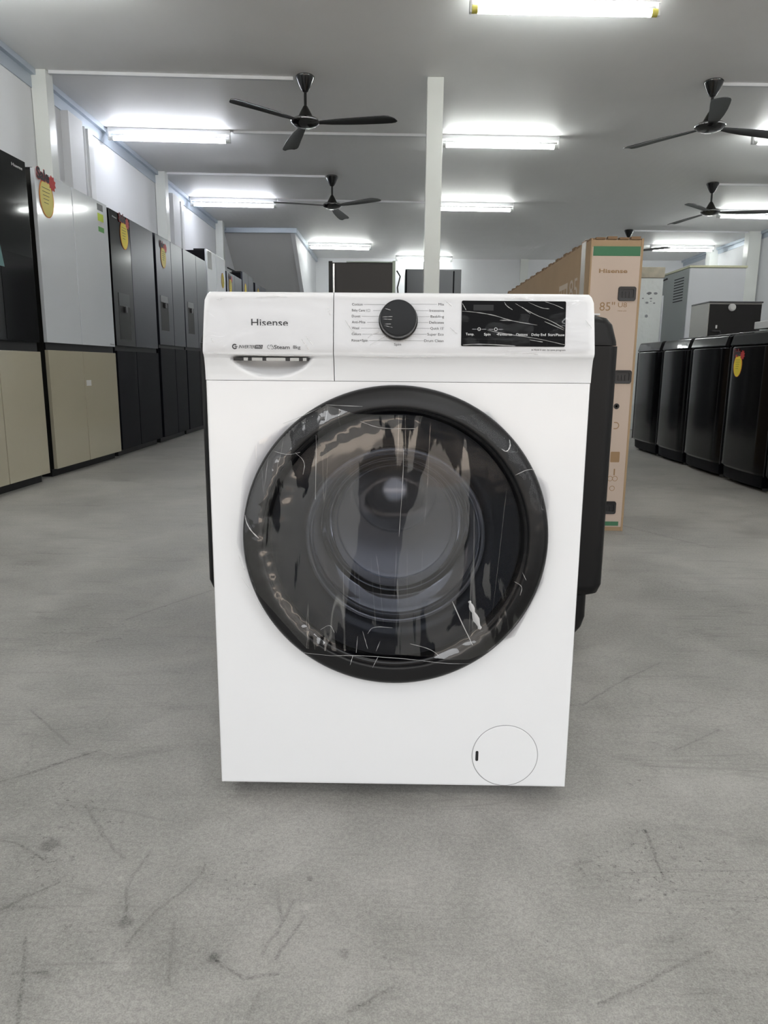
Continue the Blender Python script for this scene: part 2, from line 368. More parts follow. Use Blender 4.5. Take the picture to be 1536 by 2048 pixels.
def obj(name, bm, m, parent=None, smooth=30):
    if isinstance(bm, bmesh.types.BMesh):
        bmesh.ops.recalc_face_normals(bm, faces=bm.faces[:])
        me = bpy.data.meshes.new(name); bm.to_mesh(me); bm.free()
        if smooth:
            me.polygons.foreach_set('use_smooth', [True]*len(me.polygons)); me.update()
            me.set_sharp_from_angle(angle=rad(smooth))
    else: me = bm
    me.materials.clear(); me.materials.append(m)
    o = bpy.data.objects.new(name, me); C.objects.link(o)
    if parent: o.parent = parent
    if smooth and smooth <= 40:
        wn = o.modifiers.new('weighted_normals', 'WEIGHTED_NORMAL'); wn.keep_sharp = True; wn.weight = 90
    return o
def bobj(name, m, parent, *boxes, bev=0, seg=2):
    bm = bmesh.new()
    for b_ in boxes: box(bm, *b_, bev=bev, seg=seg)
    return obj(name, bm, m, parent)
def struct(name, bm, m):
    o = obj(name, bm, m); o['kind'] = 'structure'; return o
def thing(name, label, cat, loc=(0, 0, 0), rz=0, group=None):
    o = bpy.data.objects.new(name, None); C.objects.link(o); o.location = loc; o.rotation_euler = (0, 0, rz)
    o.empty_display_size = .1
    o['label'] = label; o['category'] = cat
    if group: o['group'] = group
    return o
def tag(o, label, cat, group=None):
    o['label'] = label; o['category'] = cat
    if group: o['group'] = group
    return o
def copy_tree(o, parent=None):
    c = o.copy(); C.objects.link(c); c.parent = parent
    for ch in list(o.children): copy_tree(ch, c)
    return c
def text_mesh(s, size, bold=0, sx_=1, shear=0, ext=.0002, align='LEFT'):
    cu = bpy.data.curves.new('t', 'FONT'); cu.body = s; cu.size = size; cu.offset = bold; cu.extrude = ext; cu.shear = shear
    cu.align_x = align; cu.resolution_u = 3
    o = bpy.data.objects.new('t', cu); C.objects.link(o)
    bpy.context.view_layer.update()
    me = bpy.data.meshes.new_from_object(o.evaluated_get(bpy.context.evaluated_depsgraph_get()))
    bpy.data.objects.remove(o); bpy.data.curves.remove(cu)
    # font plane XY -> facing -Y in XZ
    for v in me.vertices: v.co = Vector((v.co.x*sx_, -v.co.z, v.co.y))
    return me
def add_text(bm, s, x, y, z, height, width=None, bold=0, shear=0, align='LEFT', sx_=1, ext=.0002):
    """height = cap height; baseline at z"""
    me = text_mesh(s, height/.70, bold, sx_, shear, ext, align)
    xs = [v.co.x for v in me.vertices]
    k = (width/(max(xs)-min(xs))) if width else 1
    x0 = min(xs) if align == 'LEFT' else (max(xs) if align == 'RIGHT' else (min(xs)+max(xs))/2)
    for v in me.vertices: v.co = Vector(((v.co.x-x0)*k + x, v.co.y + y, v.co.z + z))
    bm.from_mesh(me); bpy.data.meshes.remove(me)

# ------------------------------------------------------------------ structure
XL, XR, YB, YF, H = -2.98, 6.33, 16.75, -2.2, 3.08
def sbox(name, m, *b, bev=0):
    bm = bmesh.new(); box(bm, *b, bev=bev); return struct(name, bm, m)
sbox('floor', M['floor'], XL-.3, XR+.3, -2.6, YB+.3, -.2, 0)
sbox('trim_pavement', M['pavement'], -14, 18, -15, -2.6, -.2, -.01)
sbox('ceiling', M['ceiling'], XL-.2, XR+.2, YF-.25, YB+.2, H, H+.15)
sbox('wall_left', M['wall'], XL-.15, XL, YF, YB+.15, 0, H)
sbox('wall_right', M['wall'], XR, XR+.15, YF, YB+.15, 0, H)
sbox('wall_back', M['wall'], XL, XR, YB, YB+.15, 0, H)
bm = bmesh.new(); box(bm, XL, XR, YF-.2, YF, 2.85, H); box(bm, XL, XL+.25, YF-.2, YF, 0, 2.85); box(bm, XR-.25, XR, YF-.2, YF, 0, 2.85)
struct('wall_front', bm, M['wall'])
sbox('wall_added_across', M['added_facade'], -14, 18, -15.4, -15, 0, 5.0)  # added out of view so glossy fronts reflect something dark
# wall-head trims
bm = bmesh.new(); box(bm, XL, XL+.05, YF, 13.28, 3.035, H); box(bm, XL, XL+.012, YF, 13.28, 2.94, 3.035); struct('trim_1', bm, M['trim_blue'])
bm = bmesh.new(); box(bm, XR-.05, XR, YF, YB, 3.035, H); box(bm, XR-.012, XR, YF, YB, 2.96, 3.035); struct('trim_2', bm, M['trim_blue'])
bm = bmesh.new(); box(bm, XL+.02, -1.71, 13.22, 13.28, 3.0, H); box(bm, -1.76, -1.71, 13.28, YB, 3.0, H); struct('trim_3', bm, M['trim_blue'])
# pilasters on the walls
bm = bmesh.new()
for y in (6.95, 10.05): box(bm, XL, XL+.07, y, y+.30, 0, 2.94)
struct('trim_4', bm, M['wall'])
bm = bmesh.new()
for y in (7.42, 10.5): box(bm, XL, XL+.05, y, y+.11, 0, 2.93)
struct('trim_5', bm, M['batten'])
bm = bmesh.new(); box(bm, 2.75, 2.92, YB-.07, YB, 0, H); box(bm, XR-.16, XR, 15.0, 15.2, 0, H); struct('trim_6', bm, M['column'])
# staircase enclosure in the back left corner, with its slanting grey soffit
bm = bmesh.new()
side = [(13.28, H), (16.75, H), (16.75, .62), (13.28+1.27*2.7, .62+.0)]
pts0 = [bm.verts.new((-1.75, y, z)) for y, z in ((13.28, 3.0), (16.75, 3.0), (16.75, .55))]
pts1 = [bm.verts.new((-1.82, y, z)) for y, z in ((13.28, 3.0), (16.75, 3.0), (16.75, .55))]
bm.faces.new(pts0); bm.faces.new(pts1)
for i in range(3): bm.faces.new((pts0[i], pts1[i], pts1[(i+1) % 3], pts0[(i+1) % 3]))
struct('wall_stair', bm, M['wall'])
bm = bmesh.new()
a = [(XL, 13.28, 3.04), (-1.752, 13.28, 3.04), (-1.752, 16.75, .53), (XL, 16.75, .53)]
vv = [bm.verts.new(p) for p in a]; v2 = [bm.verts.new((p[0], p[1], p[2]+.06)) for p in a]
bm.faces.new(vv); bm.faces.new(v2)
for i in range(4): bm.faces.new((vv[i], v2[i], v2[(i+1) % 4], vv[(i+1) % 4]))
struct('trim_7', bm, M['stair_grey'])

# columns
def column(x0, x1, y0, y1, label):
    bm = bmesh.new(); box(bm, x0, x1, y0, y1, 0.012, H, bev=.006)
    t = thing('column', label, 'column', ((x0+x1)/2, (y0+y1)/2, 0))
    bmesh.ops.translate(bm, vec=(-(x0+x1)/2, -(y0+y1)/2, 0), verts=bm.verts)
    obj('post', bm, M['column'], t)
    w_ = (x1-x0)/2+.05; d_ = (y1-y0)/2+.05
    bobj('base_plate', M['column'], t, (-w_, w_, -d_, d_, 0, .012), bev=.003)
column(.250, .386, 6.55, 6.69, 'white square steel column in the middle of the shop, behind the white washing machine')
G_COL = 'white steel columns along the left wall'
for y, lb in ((6.42, 'white steel column by the left wall, rising above the silver and beige refrigerator'),
              (9.54, 'white steel column by the left wall, above the slim dark refrigerators'),
              (12.61, 'farthest white steel column by the left wall, in front of the grey stair soffit')):
    column(-2.98+.005, -2.85, y, y+.13, lb)
column(6.09, 6.30, 13.24, 13.42, 'white steel column by the right wall, beside the tall white cabinet')

# ------------------------------------------------------------------ the white washing machine
wm = thing('washing_machine', 'white front-loading washing machine with film-wrapped black ring door, closest to the camera', 'washing machine', (.006, 1.135, 0))
HW, ZB, ZT = .2975, .027, .7128
DC = (-.001, .466)             # door centre x, z
# front sheet with the round hole
bm = bmesh.new(); Rh = .200; N = 128
def rect_pt(a):
    dx, dz = math.cos(a), math.sin(a)
    cand = []
    if dx > 1e-9: cand.append((HW-.006-DC[0])/dx)
    if dx < -1e-9: cand.append((-HW+.006-DC[0])/dx)
    if dz > 1e-9: cand.append((ZT-DC[1])/dz)
    if dz < -1e-9: cand.append((ZB+.006-DC[1])/dz)
    t_ = min(c for c in cand if c > 0); return (DC[0]+dx*t_, DC[1]+dz*t_)
angs = sorted([2*PI*i/N for i in range(N)] + [math.atan2(z-DC[1], x-DC[0]) % (2*PI) for x in (-HW+.006, HW-.006) for z in (ZB+.006, ZT)])
inn = []; out = []; rim = []; lip = []
for a in angs:
    c_, s_ = math.cos(a), math.sin(a); x, z = rect_pt(a)
    lip.append(bm.verts.new((DC[0]+Rh*c_, .03, DC[1]+Rh*s_)))
    inn.append(bm.verts.new((DC[0]+Rh*c_, 0, DC[1]+Rh*s_))); out.append(bm.verts.new((x, 0, z)))
    x2 = x + (.006 if x > HW-.0065 else (-.006 if x < -HW+.0065 else 0)); z2 = z - (.006 if z < ZB+.0065 else 0)
    rim.append([bm.verts.new((x+(x2-x)*.7, .0018, z+(z2-z)*.7)), bm.verts.new((x2, .006, z2)), bm.verts.new((x2, .055, z2))])
k = len(angs)
for i in range(k):
    j = (i+1) % k
    bm.faces.new((lip[i], lip[j], inn[j], inn[i])); bm.faces.new((inn[i], inn[j], out[j], out[i]))
    bm.faces.new((out[i], out[j], rim[j][0], rim[i][0])); bm.faces.new((rim[i][0], rim[j][0], rim[j][1], rim[i][1])); bm.faces.new((rim[i][1], rim[j][1], rim[j][2], rim[i][2]))
obj('front_panel', bm, M['white_paint'], wm, 40)
# cabinet shell: sides, back, bottom
bobj('cabinet', M['white_paint'], wm, (-HW, -HW+.004, .056, .56, ZB, .835), (HW-.004, HW, .056, .56, ZB, .835),
     (-HW+.004, HW-.004, .556, .56, ZB, .835), (-HW+.004, HW-.004, .056, .556, ZB, ZB+.004), bev=.001)
bobj('top_panel', M['white_plastic'], wm, (-HW, HW, .048, .565, .835, .846), bev=.005)
for x in (-.25, .25):
    for y in (.07, .50):
        bm = bmesh.new(); lathe(bm, [(0, 0), (.02, 0), (.022, .006), (.012, .01), (.012, .0268), (0, .0268)], 20, c=(x, y, 0)); obj('foot', bm, M['rubber'], wm)

# control panel: lofted profile, drawer left of the seam, fascia right of it
rows = [(.846, .040, .284), (.8458, .012, .284), (.8445, .000, .2862), (.840, -.0040, .2895), (.832, -.0065, .2925), (.815, -.0095, .2935), (.79, -.013, .2945),
        (.765, -.0162, .2955), (.757, -.0170, .2957), (.7535, -.0165, .2955), (.7508, -.0145, .2952), (.747, -.0110, .2955), (.735, -.0055, .2962), (.722, -.0018, .2968), (.7135, -.0006, .2970)]
def yface(z):
    for (z0, y0, _), (z1, y1, _) in zip(rows, rows[1:]):
        if z <= z0 and z >= z1: return y0 + (y1-y0)*(z0-z)/(z0-z1) if z0 != z1 else y0
    return 0
SCX, SCW = -.1935, .0615
def scoop(x, z):
    if z > .7475 or z < .714: return 0
    u = (x-SCX)/SCW
    if abs(u) >= 1: return 0
    tz = (z-.7185)/.0285
    edge = 1-abs(u)**2.6
    if tz <= 0: return 0
    q = min(1, tz*1.0 + (edge-1)*.9) if tz + (edge-1)*.9 > 0 else 0
    return .028*math.sin(q*PI/2)
def loft(x_in, side, m, name, carve=False):
    bm = bmesh.new(); grid = []
    zs = list(rows)
    if carve:
        extra = [z for z in [.7465, .744, .741, .738, .7325, .730, .7275, .725, .7195, .7175, .7155]]
        def rowat(z):
            for (z0, y0, h0), (z1, y1, h1) in zip(rows, rows[1:]):
                if z <= z0 and z >= z1:
                    t_ = (z0-z)/(z0-z1); return (z, y0+(y1-y0)*t_, h0+(h1-h0)*t_)
        zs = sorted(zs + [rowat(z) for z in extra], key=lambda r_: -r_[0])
    for z, y, hw in zs:
        xo = side*hw; nx = 40 if carve else 10
        xs_ = [x_in + (xo-x_in)*i/nx for i in range(nx+1)]
        row = [bm.verts.new((x_in, .046, min(z, .845)))]
        for i, x in enumerate(xs_):
            last = (i == nx)
            row.append(bm.verts.new((x, y + (scoop(x, z) if carve else 0) + (.0025 if last else 0), z)))
        row.append(bm.verts.new((xo, .046, z)))
        grid.append(row)
    for A, B in zip(grid, grid[1:]):
        for i in range(len(A)-1): bm.faces.new((A[i], A[i+1], B[i+1], B[i]))
    bm.faces.new(grid[-1][::-1])
    return obj(name, bm, m, wm, 50)
dr = loft(-.0981, -1, M['white_plastic'], 'detergent_drawer', True)
fa = loft(-.0969, 1, M['white_plastic'], 'control_fascia')
bobj('drawer_slit', M['slit'], dr, (-.2495, -.1365, -.0138, .02, .7430, .7476))
bobj('slit_rib', M['slit_grey'], dr, *[(a_, b_, -.0146, -.0135, .7430, .7476) for a_, b_ in ((-.234, -.2275), (-.2215, -.2055), (-.1995, -.1705), (-.1635, -.1500), (-.1440, -.1385))])
# lettering on the drawer
def on_panel(z): return yface(z) - .0003
bm = bmesh.new(); add_text(bm, 'Hisense', -.2215, on_panel(.8)-.0002, .7942, .0104, width=.0555, bold=.00015)
obj('brand_lettering', bm, M['print_dark'], dr, 0)
bm = bmesh.new(); add_text(bm, 'INVERTER', -.2405, on_panel(.763), .7610, .0048, width=.0245, shear=.3)
add_text(bm, 'Steam', -.1870, on_panel(.763), .7605, .0056, width=.0235, bold=.0001)
add_text(bm, '8kg', -.1585, on_panel(.763), .7610, .0050, width=.0112)
# ring symbol and rounded badge
def arc(bm, cx, cz, r, wd, a0, a1, y, n=16):
    prev = None
    for i in range(n+1):
        a = rad(a0+(a1-a0)*i/n)
        p = (bm.verts.new((cx+(r-wd)*math.cos(a), y, cz+(r-wd)*math.sin(a))), bm.verts.new((cx+(r+wd)*math.cos(a), y, cz+(r+wd)*math.sin(a))))
        if prev: bm.faces.new((prev[0], prev[1], p[1], p[0]))
        prev = p
arc(bm, -.2465, .7636, .0031, .0009, 40, 330, on_panel(.763)-.0002); box(bm, -.2465, -.2425, on_panel(.763)-.0003, on_panel(.763), .7628, .7642)
arc(bm, -.1945, .7634, .0026, .0003, 90, 290, on_panel(.763)-.0002); arc(bm, -.1912, .7648, .0016, .0003, -60, 220, on_panel(.763)-.0002); arc(bm, -.1898, .7622, .0020, .0003, -140, 100, on_panel(.763)-.0002)
prism(bm, [(-.2162, .7606), (-.2050, .7606), (-.2038, .7662), (-.2150, .7662)], on_panel(.763)-.0004, on_panel(.763))
obj('model_lettering', bm, M['print_dark'], dr, 0)
bm = bmesh.new(); add_text(bm, 'PRO', -.2143, on_panel(.763)-.0005, .7617, .0034, width=.0090, shear=.2); obj('badge_lettering', bm, M['print_white'], dr, 0)
# programme names with their leader lines
bm = bmesh.new()
left = [('Cotton', .8269, -.0524, .0122+.005), ('Baby Care', .8182, -.0381, .0205), ('Duvet', .8096, -.0553, .0140), ('Anti-Mite', .8009, -.0470, .0215), ('Wool', .7921, -.0560, .0122), ('Colors', .7834, -.0537, .0150), ('Rinse+Spin', .7739, -.0439, .0256)]
knx = lambda z: math.sqrt(max(0, .0275**2 - (z-.802)**2))
for s, z, le, wd in left:
    add_text(bm, s, -.0700, on_panel(z), z-.0016, .0036, width=wd-.0012)
    box(bm, le, -max(knx(z)-.002, .010), on_panel(z)-.0001, on_panel(z)+.0001, z-.00013, z+.00013)
for e in rrect(-.0465, -.0425, .8163, .8200, .0004, 1): pass
box(bm, -.0485, -.0481, on_panel(.818)-.0002, on_panel(.818), .8165, .8199)
for (x0_, x1_, z0_, z1_) in ((-.0465, -.0427, .8165, .8168), (-.0465, -.0427, .8196, .8199), (-.0465, -.0462, .8165, .8199), (-.0430, -.0427, .8165, .8199)):
    box(bm, x0_, x1_, on_panel(.818)-.0002, on_panel(.818), z0_, z1_)
right = [('Mix', .8279, .0586, .0085), ('Intensive', .8186, .0461, .0218), ('Bedding', .8099, .0478, .0200), ('Delicates', .8012, .0458, .0220), ('Quick 15\'', .7925, .0489, .0200), ('Super Eco', .7838, .0439, .0245), ('Drum Clean', .7743, .0396, .0292)]
for s, z, le, wd in right:
    add_text(bm, s, .0682, on_panel(z), z-.0016, .0036, width=wd, align='RIGHT')
    box(bm, max(knx(z)-.002, .010), le-.001, on_panel(z)-.0001, on_panel(z)+.0001, z-.00013, z+.00013)
add_text(bm, 'Off', -.0008, on_panel(.832), .8310, .0034, width=.0075, align='CENTER')
add_text(bm, 'Spin', -.0008, on_panel(.768), .7670, .0036, width=.0105, align='CENTER')
obj('programme_lettering', bm, M['print_dark'], fa, 0)
bm = bmesh.new(); add_text(bm, 'Hold 3 sec. to save program', .2009+.003, on_panel(.7625), .7612, .0026, width=.0470)
box(bm, .2005, .2020, on_panel(.7625)-.0001, on_panel(.7625), .7614, .7630)
obj('hint_lettering', bm, M['print_dark'], fa, 0)
# knob, tilted with the fascia
bm = bmesh.new()
lathe(bm, [(0, -.026), (.0245, -.026), (.0262, -.0252), (.0268, -.0235), (.0268, -.0225)], 64, 'Y')
kn = obj('selector_knob', bm, M['knob_face'], wm); kn.location = (-.0003, -.0115, .803); kn.rotation_euler = (rad(-7), 0, 0)
bm = bmesh.new(); lathe(bm, [(.0268, -.0228), (.0272, -.021), (.0278, -.006), (.0284, -.005), (.0284, .003)], 64, 'Y')
obj('knob_skirt', bm, M['knob_side'], kn)
bm = bmesh.new(); lathe(bm, [(.0279, -.0075), (.0291, -.0072), (.0294, -.0045), (.0288, .002)], 64, 'Y'); obj('knob_collar', bm, M['ring_gloss'], kn)
# display window
bm = bmesh.new(); prism(bm, rrect(.0945, .2500, -.0335, .0335, .002), -.0012, .004)
dp = obj('display_window', bm, M['display'], wm); dp.location = (0, yface(.8)-.0004, .8002); dp.rotation_euler = (rad(-7.6), 0, 0)
bm = bmesh.new(); T = -.0014
for s, a_, b_ in (('Temp.', .1012, .1135), ('Spin', .1285, .1382), ('\u2022Favourite', .1475, .1704), ('Options', .1764, .1936), ('Delay End', .1995, .2208), ('Start/Pause', .2242, .2486)):
    add_text(bm, s, a_, T, -.0176, .0036, width=b_-a_)
for cx in (.121, .146):
    arc(bm, cx, -.0085, .0022, .0003, 0, 360, T-.0002)
    box(bm, cx-.0105, cx-.0035, T-.0002, T, -.0087, -.0084); box(bm, cx+.0035, cx+.0105, T-.0002, T, -.0087, -.0084)
box(bm, .1187, .1233, T-.0002, T, -.0087, -.0084)
obj('display_lettering', bm, M['print_white'], dp, 0)
bm = bmesh.new(); box(bm, .0965, .248, T-.0001, T+.0001, -.0232, -.0230)
for x in (.121, .1455, .171, .197, .223): box(bm, x-.0001, x+.0001, T-.0001, T+.0001, -.0325, -.0232)
box(bm, .112, .142, T-.0001, T+.0001, .019, .0275)
obj('display_button_line', bm, mat('faint_grey', (.02, .021, .022), .3, spec=.15), dp, 0)

# door: ring, smoked cover, glass bowl
door = bpy.data.objects.new('door', None); C.objects.link(door); door.parent = wm; door.location = (DC[0], 0, DC[1]-.0)
bm = bmesh.new(); lathe(bm, [(.196, .006), (.2385, .004), (.2420, -.004), (.2425, -.012), (.2415, -.0185), (.2385, -.0225), (.2330, -.0255), (.2230, -.0290), (.2130, -.0318), (.2105, -.0318), (.2085, -.0300), (.2078, -.0240)], 128, 'Y')
obj('door_ring', bm, M['ring'], door, 45)
bm = bmesh.new(); lathe(bm, [(.2080, -.0243), (.2040, -.0235), (.2000, -.0205), (.1990, -.0170), (.1990, .004)], 128, 'Y'); obj('inner_bezel', bm, M['ring_gloss'], door, 45)
bm = bmesh.new(); lathe(bm, [(0, -.0235), (.05, -.0233), (.10, -.0228), (.15, -.0220), (.18, -.0212), (.1985, -.0203)], 128, 'Y'); obj('door_glass', bm, M['door_cover'], door, 60)
bm = bmesh.new(); lathe(bm, [(.1985, -.004), (.170, .000), (.150, .006), (.1445, .012)], 128, 'Y'); obj('smoked_annulus', bm, M['annulus'], door, 60)
bm = bmesh.new(); lathe(bm, [(.1465, .008), (.1440, .003), (.1400, .0025), (.1365, .006), (.1345, .014), (.1330, .024)], 128, 'Y'); obj('glass_rim', bm, M['glass_rim'], door, 60)
bm = bmesh.new(); lathe(bm, [(.1330, .024), (.1290, .040), (.1235, .070), (.1180, .098), (.1110, .112), (.1000, .120), (.0880, .1225), (.060, .118), (.030, .112), (0, .110)], 96, 'Y')
gb = obj('glass_bowl', bm, M['glass'], door, 60)
bm = bmesh.new(); lathe(bm, [(.150, .014), (.165, .03), (.172, .06), (.160, .09), (.150, .10)], 96, 'Y', c=(DC[0], 0, DC[1])); obj('door_gasket', bm, M['rubber'], wm, 60)
bm = bmesh.new(); lathe(bm, [(.158, .10), (.185, .105), (.232, .11), (.238, .12), (.238, .40), (.225, .42), (.08, .435), (0, .437)], 96, 'Y', c=(DC[0], 0, DC[1]))
for a in (100, 220, 340):
    ca, sa = math.cos(rad(a)), math.sin(rad(a))
    t = bmesh.new(); lathe(t, [(0, 0), (.030, .004), (.026, .022), (.012, .034), (0, .037)], 16)
    Mx = Matrix.Translation((DC[0]+.236*ca, .26, DC[1]+.236*sa)) @ Vector((-ca, 0, -sa)).to_track_quat('Z', 'Y').to_matrix().to_4x4() @ Matrix.Diagonal((1, 4.5, 1.6, 1))
    merge(bm, t, Mx)
obj('drum', bm, M['drum'], wm, 60)
bm = bmesh.new(); lathe(bm, [(.09, .432), (.075, .420), (.045, .408), (0, .402)], 64, 'Y', c=(DC[0], 0, DC[1])); obj('drum_hub', bm, M['chrome'], wm, 60)
for R_, y_, r_ in ((.1435, .004, .0016), (.1345, .016, .0012), (.1180, .098, .0016), (.1020, .119, .0012)):
    bm = bmesh.new(); lathe(bm, [(R_+r_*math.cos(a), y_+r_*math.sin(a)) for a in [2*PI*i/8 for i in range(9)]], 96, 'Y'); obj('glass_lip', bm, M['glass_rim'], gb, 60)
# filter cover with slot
bm = bmesh.new(); lathe(bm, [(0, -.0012), (.0545, -.0012), (.0553, -.0004), (.0553, .001)], 96, 'Y', c=(.1905, 0, .0865)); fc = obj('filter_cover', bm, M['white_paint'], wm, 40)
bm = bmesh.new(); lathe(bm, [(.0553, -.0002), (.0564, -.0002), (.0564, .0005)], 96, 'Y', c=(.1905, 0, .0865)); obj('cover_gap', bm, mat('gap_shadow_grey', (.30, .30, .31), .6), fc, 0)
bm = bmesh.new(); prism(bm, rrect(.1405, .1453, .0765, .0950, .0022), -.0016, 0); obj('cover_slot', bm, M['slit'], fc, 0)
# protective films
def creases(bm, lines):
    """pinched folds standing proud of the film: [(points, y function, half width)]"""
    for pts, yf, wd_ in lines:
        P_ = []
        for _ in range(2 if len(pts) > 2 else 0):      # round the corners off
            q_ = [pts[0]]
            for (xa, za), (xb, zb) in zip(pts, pts[1:]): q_ += [(xa*.75+xb*.25, za*.75+zb*.25), (xa*.25+xb*.75, za*.25+zb*.75)]
            pts = q_ + [pts[-1]]
        for (x0_, z0_), (x1_, z1_) in zip(pts, pts[1:]):
            nn_ = 6 if len(pts) == 2 else 1
            for i in range(nn_): P_.append((x0_+(x1_-x0_)*i/nn_, z0_+(z1_-z0_)*i/nn_))
        P_.append(pts[-1]); prev = None; k = len(P_)
        for i, (x, z) in enumerate(P_):
            a_, b_ = P_[max(i-1, 0)], P_[min(i+1, k-1)]
            d = Vector((b_[0]-a_[0], b_[1]-a_[1])).normalized(); n_ = Vector((-d.y, d.x))
            wv = wd_*(.25+.75*math.sin(PI*(i+.3)/(k+.6)))*(1+.4*math.sin(i*2.3+x*900)); y = yf(x, z)
            row = [bm.verts.new((x+n_.x*u*wv, y-min(wv, .0012)*h_, z+n_.y*u*wv)) for u, h_ in ((-1, 0), (-.3, 1.3), (.3, 1.3), (1, 0))]
            if prev:
                for j in range(3): bm.faces.new((prev[j], prev[j+1], row[j+1], row[j])).material_index = 1
            prev = row
def film_grid(poly, nx, nz, yfun, m, name, parent, disp, lines=()):
    xs_ = [p[0] for p in poly]; zs_ = [p[1] for p in poly]; x0, x1, z0, z1 = min(xs_), max(xs_), min(zs_), max(zs_)
    bm = bmesh.new(); pv = [bm.verts.new((x, 0, z)) for x, z in poly]; fc_ = bm.faces.new(pv)
    for i in range(1, nx):
        bmesh.ops.bisect_plane(bm, geom=bm.verts[:]+bm.edges[:]+bm.faces[:], plane_co=(x0+(x1-x0)*i/nx, 0, 0), plane_no=(1, 0, 0))
    for i in range(1, nz):
        bmesh.ops.bisect_plane(bm, geom=bm.verts[:]+bm.edges[:]+bm.faces[:], plane_co=(0, 0, z0+(z1-z0)*i/nz), plane_no=(0, 0, 1))
    for v in bm.verts: v.co.y = yfun(v.co.x, v.co.z) + disp(v.co.x, v.co.z)
    creases(bm, lines)
    idx = [f_.material_index for f_ in bm.faces]
    o = obj(name, bm, m, parent, 0); o.data.materials.append(M['crease'])
    o.data.polygons.foreach_set('material_index', idx)
    o.data.polygons.foreach_set('use_smooth', [True]*len(o.data.polygons))
    return o
fpoly = [(-.172, .645), (-.1076, .678), (-.0631, .6650), (.0819, .6625), (.141, .6690), (.1837, .6226), (.2162, .572), (.2379, .5588), (.243, .5397), (.2400, .5007), (.2400, .3973), (.1973, .303), (.1202, .2715), (.0088, .2784), (-.1424, .2873), (-.1813, .3345), (-.2367, .3977), (-.2560, .4557), (-.2500, .5033), (-.2424, .5654), (-.2183, .6188)]
def fy(x, z):
    r = math.hypot(x-DC[0], z-DC[1])
    if r < .196: base = -.0265
    elif r < .2125: base = -.0265 - .0075*(r-.196)/.0165
    elif r < .236: base = -.034 + .0075*(r-.2125)/.0235
    else: base = -.0265 + .0225*min(1, (r-.236)/.012)
    return base
def fd(x, z):
    r = math.hypot(x-DC[0], z-DC[1]); k = max(0, min(1, (.225-r)/.05)); e_ = max(0, min(1, (r-.17)/.03))*max(0, min(1, (.235-r)/.02))
    n1 = noise.noise(Vector((x*16+noise.noise(Vector((x*5, z*5, 3)))*2, z*2.4, 1.7)))
    n2 = noise.noise(Vector((x*60, z*14, 4.2))); n3 = noise.noise(Vector((x*70, z*70, 9)))
    return -(.0012*n1*k + .0002*n2*k + .0018*e_*n3) - .002*k
DOOR_FOLDS = [[(-0.2368, 0.5058), (-0.2326, 0.4924), (-0.2251, 0.4813), (-0.2136, 0.4718)], [(-0.1888, 0.6075), (-0.1668, 0.6024), (-0.1476, 0.6064)], [(0.1585, 0.6148), (0.167, 0.6096), (0.1727, 0.6187), (0.1708, 0.6286)], [(0.0106, 0.6171), (0.0098, 0.5657), (0.0048, 0.4752)], [(0.0909, 0.3705), (0.1078, 0.3332), (0.1248, 0.2997)], [(-0.2523, 0.4359), (-0.2436, 0.4115)], [(-0.2487, 0.3991), (-0.2305, 0.3705), (-0.1958, 0.3207)], [(-0.0596, 0.3099), (-0.0619, 0.2818)], [(-0.0516, 0.3184), (-0.0434, 0.2889)], [(-0.0234, 0.3019), (-0.0297, 0.2848)], [(-0.1196, 0.32), (-0.1035, 0.3304), (-0.0972, 0.3153)], [(-0.0435, 0.3143), (-0.0356, 0.3271), (-0.0036, 0.325)], [(-0.0716, 0.2628), (-0.0668, 0.2783)], [(-0.0352, 0.259), (-0.0257, 0.2763)], [(0.0247, 0.2983), (0.0569, 0.2903), (0.0733, 0.2777)], [(0.1881, 0.4046), (0.2002, 0.3991), (0.1969, 0.3842)], [(0.1991, 0.4211), (0.2052, 0.4089)], [(-0.1552, 0.6063), (-0.1402, 0.5911), (-0.1443, 0.5718)], [(-0.1773, 0.6478), (-0.1469, 0.6594), (-0.1165, 0.6746)], [(0.1806, 0.5752), (0.203, 0.5847), (0.2147, 0.5794)], [(-0.0563, 0.6542), (-0.026, 0.6432), (0.0269, 0.6438)], [(-0.1229, 0.6332), (-0.1255, 0.5331)], [(-0.109, 0.6784), (-0.0525, 0.6767)], [(-0.1522, 0.2805), (-0.0716, 0.2782), (0.0332, 0.2712), (0.1219, 0.2656)]]
fm = film_grid(fpoly, 110, 90, fy, M['film'], 'protective_film', wm, fd, [(p_, lambda x, z: fy(x, z)-.004, .0009 if i_ in (0, 2, 4) else .00035) for i_, p_ in enumerate(DOOR_FOLDS)]
               + [([(.118, .372), (.126, .35), (.137, .325)], lambda x, z: fy(x, z)-.004, .004)])  # broad whitish fold standing in for the highlight wedge at lower right
ppoly = [(-.286, .838), (.284, .840), (.291, .8), (.292, .757), (-.292, .756), (-.2905, .8)]
